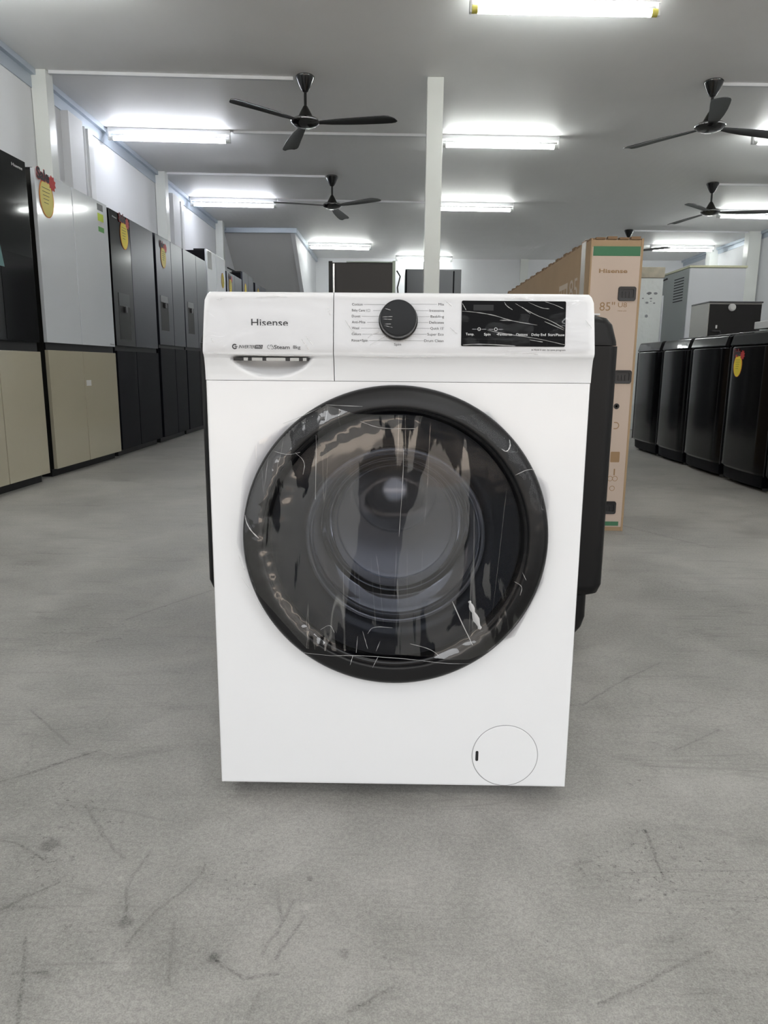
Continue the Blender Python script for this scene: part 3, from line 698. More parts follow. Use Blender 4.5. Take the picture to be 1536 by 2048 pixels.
PANEL_FOLDS = [[(0.0952, 0.818), (0.1101, 0.8174), (0.1438, 0.8126), (0.1664, 0.8048), (0.2076, 0.7986)], [(0.1578, 0.8321), (0.161, 0.8264), (0.1702, 0.8207)], [(0.1742, 0.83), (0.1879, 0.8223), (0.207, 0.8123), (0.2259, 0.806), (0.2481, 0.7939)], [(0.1911, 0.833), (0.2138, 0.8232), (0.225, 0.8225)], [(0.217, 0.8332), (0.232, 0.829), (0.2465, 0.8227)], [(0.0949, 0.8302), (0.1011, 0.8195)], [(0.1334, 0.7908), (0.1598, 0.7852), (0.2048, 0.7797), (0.2502, 0.7699)], [(0.1515, 0.8054), (0.1679, 0.8048)], [(0.1841, 0.8251), (0.1972, 0.8151)], [(0.2185, 0.8038), (0.2475, 0.7917)], [(0.0967, 0.7686), (0.1229, 0.7703), (0.1755, 0.7678)], [(0.1975, 0.7767), (0.2163, 0.774)], [(0.2793, 0.8064), (0.2857, 0.7992), (0.289, 0.7942)], [(0.154, 0.8363), (0.1798, 0.838), (0.1984, 0.8359)], [(-0.2739, 0.8325), (-0.2626, 0.834)], [(-0.214, 0.8358), (-0.1916, 0.8381), (-0.1677, 0.8375)], [(-0.1455, 0.7754), (-0.1388, 0.7667), (-0.1344, 0.7594)], [(-0.1387, 0.7799), (-0.129, 0.7668)], [(-0.2813, 0.7758), (-0.2785, 0.77)], [(-0.106, 0.8215), (-0.1024, 0.8107)], [(-0.0799, 0.8036), (-0.0725, 0.7928), (-0.0635, 0.7834)], [(-0.0462, 0.7777), (-0.0387, 0.7836), (-0.0289, 0.7866)], [(-0.0424, 0.7675), (-0.0199, 0.7808)], [(0.0773, 0.794), (0.0887, 0.7846)], [(0.0688, 0.8336), (0.0802, 0.825)], [(0.161, 0.7559), (0.1984, 0.7577), (0.2098, 0.7556)], [(-0.2844, 0.7537), (-0.239, 0.7519), (-0.1784, 0.7501), (-0.1178, 0.7507)], [(-0.0725, 0.751), (-0.0121, 0.7501), (0.0784, 0.7508)]]
KNOB_FOLDS = [[(-0.0235, 0.8069), (-0.0089, 0.8077)], [(-0.0227, 0.8041), (-0.0096, 0.8035)], [(-0.0199, 0.8189), (-0.0119, 0.8169)], [(-0.0212, 0.7949), (-0.008, 0.7921)], [(-0.0198, 0.797), (-0.011, 0.7971)]]
film_grid(ppoly, 120, 26, lambda x, z: yface(z) - .0016, M['film_edge'], 'panel_film', wm, lambda x, z: -.0005*noise.noise(Vector((x*30, z*50, 2))),
          [(p_, lambda x, z: yface(z)-.0022, .00055) for p_ in PANEL_FOLDS] + [(p_, lambda x, z: -.0385, .0005) for p_ in KNOB_FOLDS])

# ------------------------------------------------------------------ wide black washer behind
tw = thing('washing_machine', 'wide black plastic washing machine standing directly behind the white front loader', 'washing machine', (.034, 1.79, 0))
bm = bmesh.new()
rowsb = [(.155, .485, .03), (.165, .503, .012), (.19, .509, 0), (.45, .509, 0), (.789, .509, 0)]
def shell(bm, rws, depth, rc=.03):
    rings = []
    for z, hw, yo in rws:
        poly = rrect(-hw, hw, yo, depth-yo, rc, 4)
        rings.append([bm.verts.new((x, y, z)) for x, y in poly])
    for A, B in zip(rings, rings[1:]):
        k = len(A)
        for i in range(k): bm.faces.new((A[i], A[(i+1) % k], B[(i+1) % k], B[i]))
    bm.faces.new(rings[0][::-1]); bm.faces.new(rings[-1])
shell(bm, rowsb, .50); obj('body', bm, M['black_body'], tw, 40)
bm = bmesh.new(); shell(bm, [(.791, .507, .002), (.80, .506, .002), (.84, .495, .006), (.856, .482, .014), (.862, .462, .03)], .50); obj('lid', bm, M['black_body'], tw, 40)
bm = bmesh.new(); shell(bm, [(.04, .465, .05), (.06, .475, .04), (.09, .482, .035), (.154, .482, .035)], .48); obj('plinth', bm, M['black_body'], tw, 40)
bobj('control_console', M['black_body'], tw, (-.45, .45, .38, .49, .862, .93), bev=.012)
for x in (-.43, .43):
    for y in (.10, .40):
        bm = bmesh.new(); lathe(bm, [(0, 0), (.024, 0), (.024, .02), (.018, .04), (0, .04)], 16, c=(x, y, 0)); obj('foot', bm, M['rubber'], tw)
o = bobj('leaflet', M['paper'], None, (-.06, .0, -.02, .03, 0, .004)); o.location = (.52-.02, 1.85, .8635); tag(o, 'white paper slip lying on the lid of the wide black washer', 'leaflet')

# ------------------------------------------------------------------ refrigerators
def sticker(parent, x, z, k=1.0, y=-.003, pale=False, word=True):
    """yellow oval price tag with a red burst"""
    s = bpy.data.objects.new('price_sticker', None); C.objects.link(s); s.parent = parent; s.location = (x, y, z)
    bm = bmesh.new(); prism(bm, [(.092*k*math.cos(a), .118*k*math.sin(a)) for a in [2*PI*i/40 for i in range(40)]], -.0006, .0004); obj('oval_border', bm, M['orange'], s, 0)
    bm = bmesh.new(); prism(bm, [(.083*k*math.cos(a), .110*k*math.sin(a)-.002) for a in [2*PI*i/40 for i in range(40)]], -.0014, -.0006); obj('oval', bm, M['yellow_pale' if pale else 'yellow'], s, 0)
    if word:
        bm = bmesh.new()
        pts = [((.050 if i % 2 else .036)*k*math.cos(2*PI*i/18)+.085*k, (.050 if i % 2 else .036)*k*math.sin(2*PI*i/18)+.105*k) for i in range(18)]
        prism(bm, pts, -.0016, .0004)
        add_text(bm, 'Sale', -.112*k, -.0018, .098*k, .064*k, width=.160*k, bold=.006)
        obj('burst', bm, M['red'], s, 0)
        bm = bmesh.new(); add_text(bm, 'Sale', -.108*k, -.0022, .100*k, .062*k, width=.155*k, bold=.004); obj('sticker_word', bm, M['ink'], s, 0)
        bm = bmesh.new()
        for i in range(5): box(bm, -.055*k+.004*i*k, .05*k-.008*i*k, -.0018, -.0014, (.055-.022*i)*k, (.058-.022*i)*k)
        obj('handwriting', bm, M['ink'], s, 0)
    return s
def fridge(name, label, y0, y1, h, up, lo, zlo, zup, split=.5, side='side_black', fx=-2.2, depth=.64, dispenser=None, group='refrigerators in a row along the left wall', slim=False, doors=4, turn=0):
    wd = y1-y0
    t = thing(name, label, 'refrigerator', (fx, (y0+y1)/2, 0), rad(90-turn), group)
    a, b_ = -wd/2, wd/2; xs_ = a + wd*split
    bobj('body', M[side], t, (a+.006, b_-.006, .028, depth, .05, h-.012), bev=.004)
    bobj('kick_plate', M['gap'], t, (a+.02, b_-.02, .05, .12, .0, .05))
    bobj('middle_recess', M['gap'], t, (a+.004, b_-.004, .018, .028, zlo, zup))
    for q_ in (a+.02, b_-.14): bobj('hinge_cover', M['gap'], t, (q_, q_+.12, .02, .16, h-.012, h+.008), bev=.004)
    parts = []
    segs_ = [(a, xs_-.004), (xs_+.004, b_)] if doors == 4 else [(a, b_)]
    for (x0_, x1_) in segs_:
        for z0_, z1_, mm in ((zup, h, up), (.055, zlo, lo)):
            bm = bmesh.new(); box(bm, x0_, x1_, 0, .024, z0_, z1_, bev=.003)
            d = obj('door', bm, M[mm], t)
            parts.append(d)
    return t, parts
def dispenser(t, d, x0_, x1_, z0_, zm, z1_, recess=True):
    s = bpy.data.objects.new('water_dispenser', None); C.objects.link(s); s.parent = d
    bobj('dispenser_panel', M['black_glass'], s, (x0_, x1_, -.003, .001, zm, z1_), bev=.001)
    bobj('dispenser_frame', M['chrome_grey'], s, (x0_-.004, x1_+.004, -.002, .002, z0_-.004, z0_), (x0_-.004, x0_, -.002, .002, z0_, zm), (x1_, x1_+.004, -.002, .002, z0_, zm))
    bobj('dispenser_niche', M['slit'], s, (x0_, x1_, -.0012, .001, z0_, zm))
    bobj('dispenser_spout', M['chrome_grey'], s, ((x0_+x1_)/2-.02, (x0_+x1_)/2+.02, -.02, -.001, zm-.05, zm), bev=.004)

# A: black glass over beige, cut by the frame's left edge
tA, pA = fridge('refrigerator', 'black and beige four-door refrigerator at the left edge, nearest in the row', 3.63, 4.56, 1.90, 'black_mirror', 'olive_glass', .81, .865, side='side_grey', turn=1.8)
bm = bmesh.new(); add_text(bm, 'Hisense', .310, -.0012, 1.845, .017, width=.115); obj('brand_lettering', bm, M['print_white'], pA[2], 0)
bobj('dark_inset_panel', M['ring_gloss'], pA[2], (.105, .455, -.0015, .001, .875, 1.36))
bm = bmesh.new(); prism(bm, [(-.12, 1.66), (.05, 1.60), (.10, 1.42), (.135, 1.27), (-.10, 1.27)], -.006, -.004); obj('teal_leaflet', bm, M['teal'], pA[0], 0)
# B: silver glass over beige
tB, pB = fridge('refrigerator', 'four-door refrigerator with silver-white upper and beige lower doors', 4.73, 5.79, 1.915, 'silver_glass', 'olive_glass', .825, .872, split=.465, side='side_grey', turn=1.8)
sticker(pB[0], -.40+.0, 1.765, 1.0, pale=True)
bobj('energy_label', M['lime'], pB[2], (.36, .455, -.002, 0, 1.775, 1.83)); bobj('energy_label', M['green'], pB[2], (.36, .455, -.002, 0, 1.70, 1.735))
bobj('energy_label', M['paper'], pB[2], (.36, .455, -.002, 0, 1.735, 1.775)); bobj('energy_label', M['print_grey'], pB[2], (.36, .455, -.002, 0, 1.85, 1.895))
bobj('price_ticket', M['paper'], pB[3], (-.015, .06, -.002, 0, .585, .625))
bm = bmesh.new(); add_text(bm, 'Hisense', .44, -.0012, .885, .011, width=.075); obj('brand_lettering', bm, M['print_dark'], pB[2], 0)
# C
tC, pC = fridge('refrigerator', 'wide black four-door refrigerator with water dispenser beside the silver-white one', 5.87, 6.90, 1.915, 'black_steel', 'side_black', .845, .885, split=.43)
pC[0].data.materials[0] = M['black_gloss']
dispenser(tC, pC[0], -.415, -.175, .94, 1.20, 1.30)
sticker(pC[0], -.215, 1.765, .95)
bm = bmesh.new(); add_text(bm, 'Hisense', -.45, -.0012, 1.862, .012, width=.09); obj('brand_lettering', bm, M['print_white'], pC[0], 0)
# D and D2
tD, pD = fridge('refrigerator', 'dark steel refrigerator with dispenser and yellow price sticker, left of its near twin', 6.97, 7.83, 1.92, 'black_steel', 'side_black', .895, .925, split=.54)
dispenser(tD, pD[0], -.36, -.13, 1.06, 1.32, 1.38); sticker(pD[0], -.215, 1.74, .85, pale=True)
tE, pE = fridge('refrigerator', 'dark steel refrigerator with dispenser and no sticker, between its twin and the taller one', 7.86, 8.80, 1.92, 'black_steel', 'side_black', .895, .925, split=.53)
dispenser(tE, pE[0], -.37, -.14, 1.07, 1.34, 1.40)
tF, pF = fridge('refrigerator', 'taller pale steel refrigerator still wrapped in film, past the dark steel pair', 8.86, 9.80, 2.07, 'silver_glass', 'side_black', .93, .96, split=.48, side='side_black')
bobj('white_tag', M['paper'], pF[0], (-.43, -.25, -.002, 0, 1.86, 2.06))
sticker(pF[2], .30, 1.80, .8, word=False)
tG, pG = fridge('refrigerator', 'dark refrigerator with yellow sticker, directly behind the tall film-wrapped one', 9.88, 10.83, 1.95, 'black_steel', 'side_black', .93, .96)
sticker(pG[0], -.28, 1.78, .9)
tH, pH = fridge('refrigerator', 'tall grey refrigerator second from the far end of the left row', 10.9, 11.72, 2.07, 'black_steel', 'side_black', .93, .96)
sticker(pH[0], -.22, 1.83, .8, word=False)
tI, pI = fridge('refrigerator', 'farthest refrigerator of the left row, just before the stair soffit', 11.88, 12.85, 2.02, 'black_steel', 'side_black', .93, .96, side='side_black')
sticker(pI[0], -.25, 1.86, .85, word=False)

# two refrigerators standing free at the back
def back_fridge(label, x0_, x1_, y, h, m, side_m):
    t = thing('refrigerator', label, 'refrigerator', ((x0_+x1_)/2, y, 0), 0, 'refrigerators standing free at the back'); w2 = (x1_-x0_)/2
    bobj('body', M[side_m], t, (-w2, w2, .03, .68, .04, h), bev=.006)
    bobj('foot', M['rubber'], t, (-w2+.03, -w2+.09, .08, .14, 0, .04)); bobj('foot', M['rubber'], t, (w2-.09, w2-.03, .08, .14, 0, .04))
    return t, w2
t, w2 = back_fridge('dark brown refrigerator at the back seen between fan and column, left one of two', -.745, .005, 8.5, 1.885, 'dark_brown', 'dark_brown')
bobj('rear_panel', M['dark_brown'], t, (-w2+.08, w2-.035, 0, .03, .10, 1.87), bev=.004)
bobj('black_edge', M['black_gloss'], t, (-w2, -w2+.045, -.004, .03, .04, 1.895), bev=.006)
bobj('edge_strip', M['chrome'], t, (-w2+.047, -w2+.068, -.003, .02, .3, 1.87), bev=.004)  # bright metal strip stands in for the highlight along the black edge
bobj('foam_edge', M['green_edge'], t, (w2-.033, w2, -.004, .03, .2, 1.90), (-w2+.2, w2, .0, .03, 1.885, 1.893))
t, w2 = back_fridge('grey steel refrigerator at the back, partly hidden behind the middle column', .125, .80, 9.1, 1.895, 'mid_grey', 'mid_grey')
bobj('rear_panel', M['mid_grey'], t, (-w2+.02, w2-.10, 0, .03, .10, 1.88), bev=.004)
bobj('side_frame', M['side_black'], t, (w2-.10, w2-.085, -.003, .03, .10, 1.87), (-w2, -w2+.02, -.003, .03, .04, 1.88))
bm = bmesh.new(); tube(bm, [(.02, 8.53, 1.80), (.06, 8.55, 1.74), (.03, 8.56, 1.62), (.05, 8.57, 1.45), (.04, 8.56, 1.2), (.05, 8.56, .7), (.05, 8.56, .006)], .008, 8)
tag(obj('power_cable', bm, M['cable']), 'dark power cable hanging between the two refrigerators at the back', 'cable')

# ------------------------------------------------------------------ 85 inch television carton
bx = thing('television_carton', 'tall brown cardboard carton of an 85 inch television behind the washers', 'cardboard box', (.842, 3.29, 0))
W_ = .222; L_ = 2.35; HB = 1.285
bm = bmesh.new()
n_ = 26; b0 = .0
def jz(t_): return HB + .006*noise.noise(Vector((t_*9, 2, 1)))
# body with slightly ragged top edge
for side_x in (0, W_):
    prev = None
    for i in range(n_+1):
        y = L_*i/n_; p = (bm.verts.new((side_x, y, 0)), bm.verts.new((side_x, y, jz(y+side_x*7))))
        if prev: bm.faces.new((prev[0], p[0], p[1], prev[1]))
        prev = p
box(bm, .001, W_-.001, .001, L_-.001, .001, HB-.006)
obj('carton_body', bm, M['card'], bx, 0)
bm = bmesh.new()
for i in range(26):
    y = L_*(i+.5)/26; dz = .006*(i % 2)
    box(bm, -.001, .02, y-.03, y+.03, HB-.006, HB+.002+dz)
for i in range(4): box(bm, .02+.05*i, .06+.05*i, -.001, .03, HB-.004, HB+.004+.004*(i % 2))
obj('top_flap', bm, mat('torn_cardboard', (.20, .125, .07), .9), bx, 0)
e = bobj('end_face', M['card_end'], bx, (.006, W_-.006, -.0012, .001, .02, HB-.035))
bobj('green_band', M['card_green'], e, (.010, W_-.010, -.0022, -.001, 1.213, 1.252)); bobj('green_band', M['card_green'], e, (.010, W_-.02, -.0022, -.001, .025, .045))
bobj('corner_edge', M['card'], bx, (W_-.008, W_+.002, -.002, .02, .0, HB), (-.001, .006, -.002, .01, .0, HB), bev=.001)
def endp(name, fn):
    bm = bmesh.new(); fn(bm); obj(name, bm, M['card_print'], e, 0)
endp('brand_lettering', lambda b: add_text(b, 'Hisense', .040, -.0016, 1.143, .0165, width=.122, bold=.0006))
endp('size_lettering', lambda b: add_text(b, '85"', .052, -.0016, .985, .036, width=.066))
endp('series_lettering', lambda b: (add_text(b, 'U8', .132, -.0016, 1.0, .020, width=.038), add_text(b, 'MINI LED', .132, -.0016, .982, .005, width=.038)))
endp('printed_symbol', lambda b: (arc(b, .158, .486, .014, .002, -90, 90, -.0016), box(b, .150, .160, -.0018, -.0012, .498, .502), box(b, .150, .160, -.0018, -.0012, .470, .474)))
for cx, cz in ((.150, .245), (.172, .245), (.162, .20)): endp('printed_symbol', lambda b: arc(b, cx, cz, .011, .0013, 0, 360, -.0016))
endp('printed_symbol', lambda b: box(b, .164, .170, -.0018, -.0012, .26, .29))
endp('printed_symbol', lambda b: prism(b, rrect(.145, .186, .32, .368, .004), -.0018, -.0012))
bm = bmesh.new(); add_text(bm, '85', 0, 0, 0, .10, width=.16, bold=.0)
# face -x: rotate so text reads from the -x side (text runs toward -y)
bmesh.ops.rotate(bm, matrix=Matrix.Rotation(rad(-90), 3, 'Z'), verts=bm.verts)
s1 = obj('side_lettering', bm, M['card_white'], bx, 0); s1.location = (-.0012, .36, 1.05)
bm = bmesh.new()
box(bm, -.0015, .0, .40, .58, 1.0, 1.145)
o = obj('side_label', bm, M['card_white'], bx, 0)
bm = bmesh.new()
for i in range(3): box(bm, -.0022, -.0015, .42+.055*i, .46+.055*i, 1.02, 1.12)
obj('label_mark', bm, M['card'], o, 0)
bobj('packing_tape', M['tape'], bx, (-.002, 0, .085, .155, 0, HB+.002), (-.002, W_+.002, .085, .155, HB+.007, HB+.009))
for x0_, x1_, z0_, z1_ in ((.128, .206, 1.026, 1.087), (.135, .213, .672, .731), (.108, .186, .080, .140)):
    bm = bmesh.new()
    outer = rrect(x0_, x1_, z0_, z1_, .010); inner = rrect(x0_+.011, x1_-.011, z0_+.012, z1_-.012, .006)
    A1 = [bm.verts.new((x, -.0016, z)) for x, z in outer]; B1 = [bm.verts.new((x*.97+(x0_+x1_)*.015, -.007, z*.97+(z0_+z1_)*.015)) for x, z in outer]; C1 = [bm.verts.new((x, -.006, z)) for x, z in inner]; D1 = [bm.verts.new((x, -.0018, z)) for x, z in inner]
    k = len(A1)
    for P1, Q1 in ((A1, B1), (B1, C1), (C1, D1)):
        for i in range(k): bm.faces.new((P1[i], P1[(i+1) % k], Q1[(i+1) % k], Q1[i]))
    bm.faces.new(D1)
    for i in range(3): box(bm, x0_+.018+.015*i, x0_+.024+.015*i, -.005, -.0018, z0_+.014, z1_-.022, bev=.001)
    obj('carton_handle', bm, M['handle_black'], bx, 40)
bm = bmesh.new(); arc(bm, .156, .572, .004, .009, 0, 360, -.0019); obj('punched_hole', bm, M['handle_black'], bx, 0)

# ------------------------------------------------------------------ black top loaders on the right
def top_loader(y0, y1, label, front='black_gloss', fx=2.24, hz=.0):
    wd = y1-y0; w2 = wd/2
    t = thing('top_load_washer', label, 'washing machine', (fx, (y0+y1)/2, 0), rad(-90), 'black top-loading washers in a row on the right')
    # slightly bowed front body
    bm = bmesh.new(); nx = 12; rings = []
    for z in (.10, .115, .5, .875, .885):
        inset = .012 if z in (.10,) else (.004 if z == .885 else 0)
        pts = []
        for i in range(nx+1):
            x = -w2 + wd*i/nx; u = abs(2*i/nx-1); pts.append((x*(1-inset*.5), -.014*(1-u*u) + (.022 if u > .99 else 0) + inset, z))
        pts += [(w2, .62, z), (-w2, .62, z)]
        rings.append([bm.verts.new(p) for p in pts])
    for A, B in zip(rings, rings[1:]):
        k = len(A)
        for i in range(k): bm.faces.new((A[i], A[(i+1) % k], B[(i+1) % k], B[i]))
    bm.faces.new(rings[0]); bm.faces.new(rings[-1]); obj('body', bm, M[front], t, 35)
    bm = bmesh.new(); rings = []
    for z, ins in ((.02, .03), (.03, .022), (.10, .018)):
        rings.append([bm.verts.new(p) for p in [(-w2+ins, ins+.01, z), (-w2*.5, ins-.004, z), (w2*.5, ins-.004, z), (w2-ins, ins+.01, z), (w2-ins, .60, z), (-w2+ins, .60, z)]])
    for A, B in zip(rings, rings[1:]):
        for i in range(6): bm.faces.new((A[i], A[(i+1) % 6], B[(i+1) % 6], B[i]))
    bm.faces.new(rings[0]); bm.faces.new(rings[-1]); obj('plinth', bm, M['side_black'], t)
    # glass lid that folds over the front edge
    prof = [(-.002, .893), (-.004, .90), (.012, .955), (.022, .966), (.04, .970), (.36, .985), (.36, .975), (.04, .955), (.03, .893)]
    bm = bmesh.new(); A = [bm.verts.new((-w2+.02, y, z)) for y, z in prof]; B = [bm.verts.new((w2-.02, y, z)) for y, z in prof]; k = len(prof)
    bm.faces.new(A); bm.faces.new(B[::-1])
    for i in range(k): bm.faces.new((A[i], B[i], B[(i+1) % k], A[(i+1) % k]))
    obj('lid', bm, M['black_glass'], t, 35)
    for sx_ in (-1, 1):
        bm = bmesh.new()
        A = [bm.verts.new((sx_*w2, y, z)) for y, z in ((.012, .885), (.022, .955), (.05, .968), (.60, .99), (.60, .885))]; B = [bm.verts.new((sx_*(w2-.019), v.co.y, v.co.z)) for v in A]
        bm.faces.new(A); bm.faces.new(B)
        for i in range(5): bm.faces.new((A[i], B[i], B[(i+1) % 5], A[(i+1) % 5]))
        obj('top_frame', bm, M['black_gloss'], t, 35)
    bobj('rear_console', M['black_gloss'], t, (-w2+.004, w2-.004, .37, .60, .90, 1.015), bev=.012)
    bobj('edge_strip', M['chrome_grey'], t, (-w2+.0, -w2+.006, .004, .012, .10, .885), bev=.002)
    for x in (-w2+.06, w2-.06):
        for y in (.08, .54):
            bm = bmesh.new(); lathe(bm, [(0, 0), (.02, 0), (.02, .02), (0, .02)], 12, c=(x, y, 0)); obj('foot', bm, M['rubber'], t)
    return t, w2
tl = []
for y0_, y1_, lb in ((6.27, 6.86, 'farthest black top-loading washer, its left half hidden by the television carton'),
                     (5.67, 6.235, 'second farthest black top-loading washer in the right row, plain front'),
                     (5.03, 5.64, 'black top-loading washer left of the one with the yellow sticker'),
                     (4.42, 4.99, 'black top-loading washer with a yellow price sticker on its front'),
                     (3.80, 4.385, 'greyish-black top-loading washer with a round red mark, cut off by right edge')):
    tl.append(top_loader(y0_, y1_, lb, front='black_gloss' if y1_ != 4.385 else 'black_body'))
t4, w4 = tl[3]; sticker(t4, -.115, .765, .62, y=-.014)
t5, w5 = tl[4]
bm = bmesh.new(); lathe(bm, [(.030, -.0145), (.038, -.0145), (.038, -.008), (.030, -.008)], 32, 'Y', c=(-.20, 0, .73)); o = obj('round_badge', bm, M['print_grey'], t5, 0)
bm = bmesh.new(); lathe(bm, [(0, -.0150), (.028, -.0150), (.028, -.008)], 32, 'Y', c=(-.20, 0, .73)); obj('badge_centre', bm, mat('badge_red', (.2, .02, .03), .4), o, 0)
bobj('highlight_bar', M['chrome'], t5, (-.24, .1, -.014, -.002, .842, .856), bev=.004)  # bright bar stands in for a horizontal highlight on the front
o = bobj('foam_slab', M['paper'], None, (-.15, .15, -.30, .30, 0, .05), bev=.006); o.location = (2.66, 4.95, 1.0155); tag(o, 'flat white slab lying on the black washers at the right edge', 'slab')

# second row on the right
t = thing('refrigerator', 'tall appliance wrapped in dirty white foam with a cardboard cap, behind the television carton', 'refrigerator', (3.03, 9.0, 0))
bobj('wrapped_body', M['wrap'], t, (-.28, .155, 0, .62, .0, 1.80), bev=.02)
bobj('side_wrap', M['cab_white'], t, (.155, .175, .01, .60, .02, 1.60), bev=.008)
bm = bmesh.new(); box(bm, -.285, .16, -.01, .63, 1.80, 1.92, bev=.008); obj('cardboard_cap', bm, mat('stained_cardboard', (.45, .41, .33), .85, var=(9, .5)), t)
bm = bmesh.new()
for i in range(9):
    x = -.08 + random.random()*.17; z = 1.49 + random.random()*.16; r_ = .008+.014*random.random()
    prism(bm, [(x+r_*(1+.4*random.random())*math.cos(a), z+r_*.7*math.sin(a)) for a in [2*PI*i_/10 for i_ in range(10)]], -.002, .001)
prism(bm, [(-.02+.018*math.cos(a), 1.36+.018*math.sin(a)) for a in [2*PI*i_/16 for i_ in range(16)]], -.002, .001)
obj('dirt_mark', bm, M['print_grey'], t, 0)
t = thing('cabinet', 'tall white appliance cabinet with grey vented side, right of the foam-wrapped one', 'cabinet', (4.04, 9.5, 0))
bobj('body', M['cab_grey'], t, (-.36, .33, .02, .92, .03, 1.985), bev=.004); bobj('front_panel', M['cab_white'], t, (-.362, .332, 0, .02, .03, 1.98), bev=.004)
bobj('top_edge', M['cab_cream'], t, (-.375, .345, -.012, .93, 1.985, 2.01), bev=.004)
bobj('side_vent', M['side_black'], t, *[(-.3625, -.359, .18, .50, 1.60+.035*i, 1.612+.035*i) for i in range(9)])
bobj('plinth', M['gap'], t, (-.34, .31, .04, .90, 0, .03))
bm = bmesh.new(); tube(bm, [(3.655, 10.2, 1.93), (3.60, 10.25, 1.90), (3.585, 10.2, 1.7), (3.60, 10.2, 1.4), (3.59, 10.2, .8), (3.59, 10.2, .012)], .012, 8)
tag(obj('power_cable', bm, M['cable']), 'black cable hanging down the grey side of the tall white cabinet', 'cable')
t = thing('small_freezer', 'low black-fronted appliance with grey side and a white round knob, behind the washers', 'freezer', (3.16, 7.0, 0))
bobj('body', M['steel_grey'], t, (-.245, .245, .012, .42, .02, 1.345), bev=.004); bobj('front_panel', M['black_body'], t, (-.235, .24, 0, .012, .03, 1.335), bev=.003)
bobj('top_edge', M['chrome_grey'], t, (-.245, .25, -.004, .42, 1.345, 1.36), bev=.003)
bm = bmesh.new(); lathe(bm, [(0, -.022), (.02, -.022), (.033, -.012), (.034, 0), (0, 0)], 24, 'Y', c=(-.035, 0, 1.305)); obj('knob', bm, M['paper'], t)
bm = bmesh.new(); tube(bm, [(-.21, 0, 1.09), (-.21, -.03, 1.09), (-.14, -.03, 1.09), (-.13, -.03, 1.07), (-.135, 0, 1.06)], .006, 8); obj('handle', bm, M['chrome_grey'], t)
bobj('small_mark', M['paper'], t, (-.17, -.155, -.002, 0, 1.115, 1.145)); bobj('plinth', M['gap'], t, (-.23, .23, .02, .40, 0, .02))

# ------------------------------------------------------------------ ceiling fans
def fan_build(label):
    t = thing('ceiling_fan', label, 'ceiling fan', (0, 0, H), 0, 'black three-blade ceiling fans')
    bm = bmesh.new(); lathe(bm, [(0, 0), (.072, 0), (.078, -.008), (.076, -.02), (.045, -.085), (.026, -.115), (.017, -.122), (0, -.122)], 40); obj('canopy', bm, M['fan_black'], t)
    bm = bmesh.new(); lathe(bm, [(0, -.11), (.012, -.11), (.012, -.26), (0, -.26)], 16); obj('down_rod', bm, M['fan_black'], t)
    bm = bmesh.new(); lathe(bm, [(.012, -.225), (.018, -.23), (.035, -.26), (.062, -.31), (.078, -.335), (.075, -.34), (0, -.34)], 40); obj('motor_cowl', bm, M['side_grey'], t)
    bm = bmesh.new(); lathe(bm, [(0, -.325), (.105, -.328), (.120, -.340), (.121, -.350), (.112, -.362), (.09, -.378), (.05, -.390), (0, -.394)], 48); h = obj('hub', bm, M['fan_black'], t)
    bm = bmesh.new(); lathe(bm, [(.1215, -.341), (.1235, -.345), (.1215, -.351), (.118, -.348)], 48); obj('chrome_rim', bm, M['chrome'], h)
    rows_ = [(.09, .030, .0), (.14, .034, .0), (.22, .046, -.002), (.35, .058, -.004), (.50, .066, -.007), (.62, .070, -.010), (.70, .070, -.012), (.735, .062, -.013), (.755, .040, -.014)]
    bm = bmesh.new(); tw_ = rad(-6); g_ = []
    for r_, hw, dz in rows_:
        lead = .012*math.sin(r_*4)
        row = []
        for j in range(5):
            u = -1+j*.5; c_ = hw*u + lead + (.022*(r_/.75)**3 if False else 0)
            camb = -.006*(1-u*u)
            row.append((r_ + (.018*u if r_ > .6 else 0), c_*math.cos(tw_), -.355 + dz + c_*math.sin(tw_) - camb))
        g_.append(row)
    top = [[bm.verts.new(p) for p in r_] for r_ in g_]; bot = [[bm.verts.new((p[0], p[1], p[2]-.004)) for p in r_] for r_ in g_]
    for a_ in range(len(g_)-1):
        for j in range(4):
            bm.faces.new((top[a_][j], top[a_][j+1], top[a_+1][j+1], top[a_+1][j])); bm.faces.new((bot[a_][j], bot[a_+1][j], bot[a_+1][j+1], bot[a_][j+1]))
        for j in (0, 4): bm.faces.new((top[a_][j], top[a_+1][j], bot[a_+1][j], bot[a_][j]))
    for a_ in (0, -1):
        for j in range(4): bm.faces.new((top[a_][j], top[a_][j+1], bot[a_][j+1], bot[a_][j]))
    b_ = obj('blade', bm, M['fan_blade'], t, 60); b_.data.update()
    me = b_.data
    for i in (1, 2):
        b2 = bpy.data.objects.new('blade', me); C.objects.link(b2); b2.parent = t; b2.rotation_euler = (0, 0, rad(120*i))
    return t
proto = fan_build('black ceiling fan nearest on the left, above the machine and left of the middle column')
fans = [(-.758, 6.548, -12, None), (-.803, 9.733, -39, 'smaller-looking black ceiling fan behind the nearest left one, above the left half'),
        (2.622, 6.617, 13, 'black ceiling fan at upper right, nearest one right of the middle column'),
        (4.054, 9.972, -12, 'black ceiling fan at the right edge, behind and below the nearest right one'),
        (4.011, 13.212, -50, 'farthest black ceiling fan, mostly hidden behind the television carton')]
for x, y, a, lb in fans:
    o = proto if lb is None else copy_tree(proto)
    o.location = (x, y, H); o.rotation_euler = (0, 0, rad(a))
    if lb: o['label'] = lb

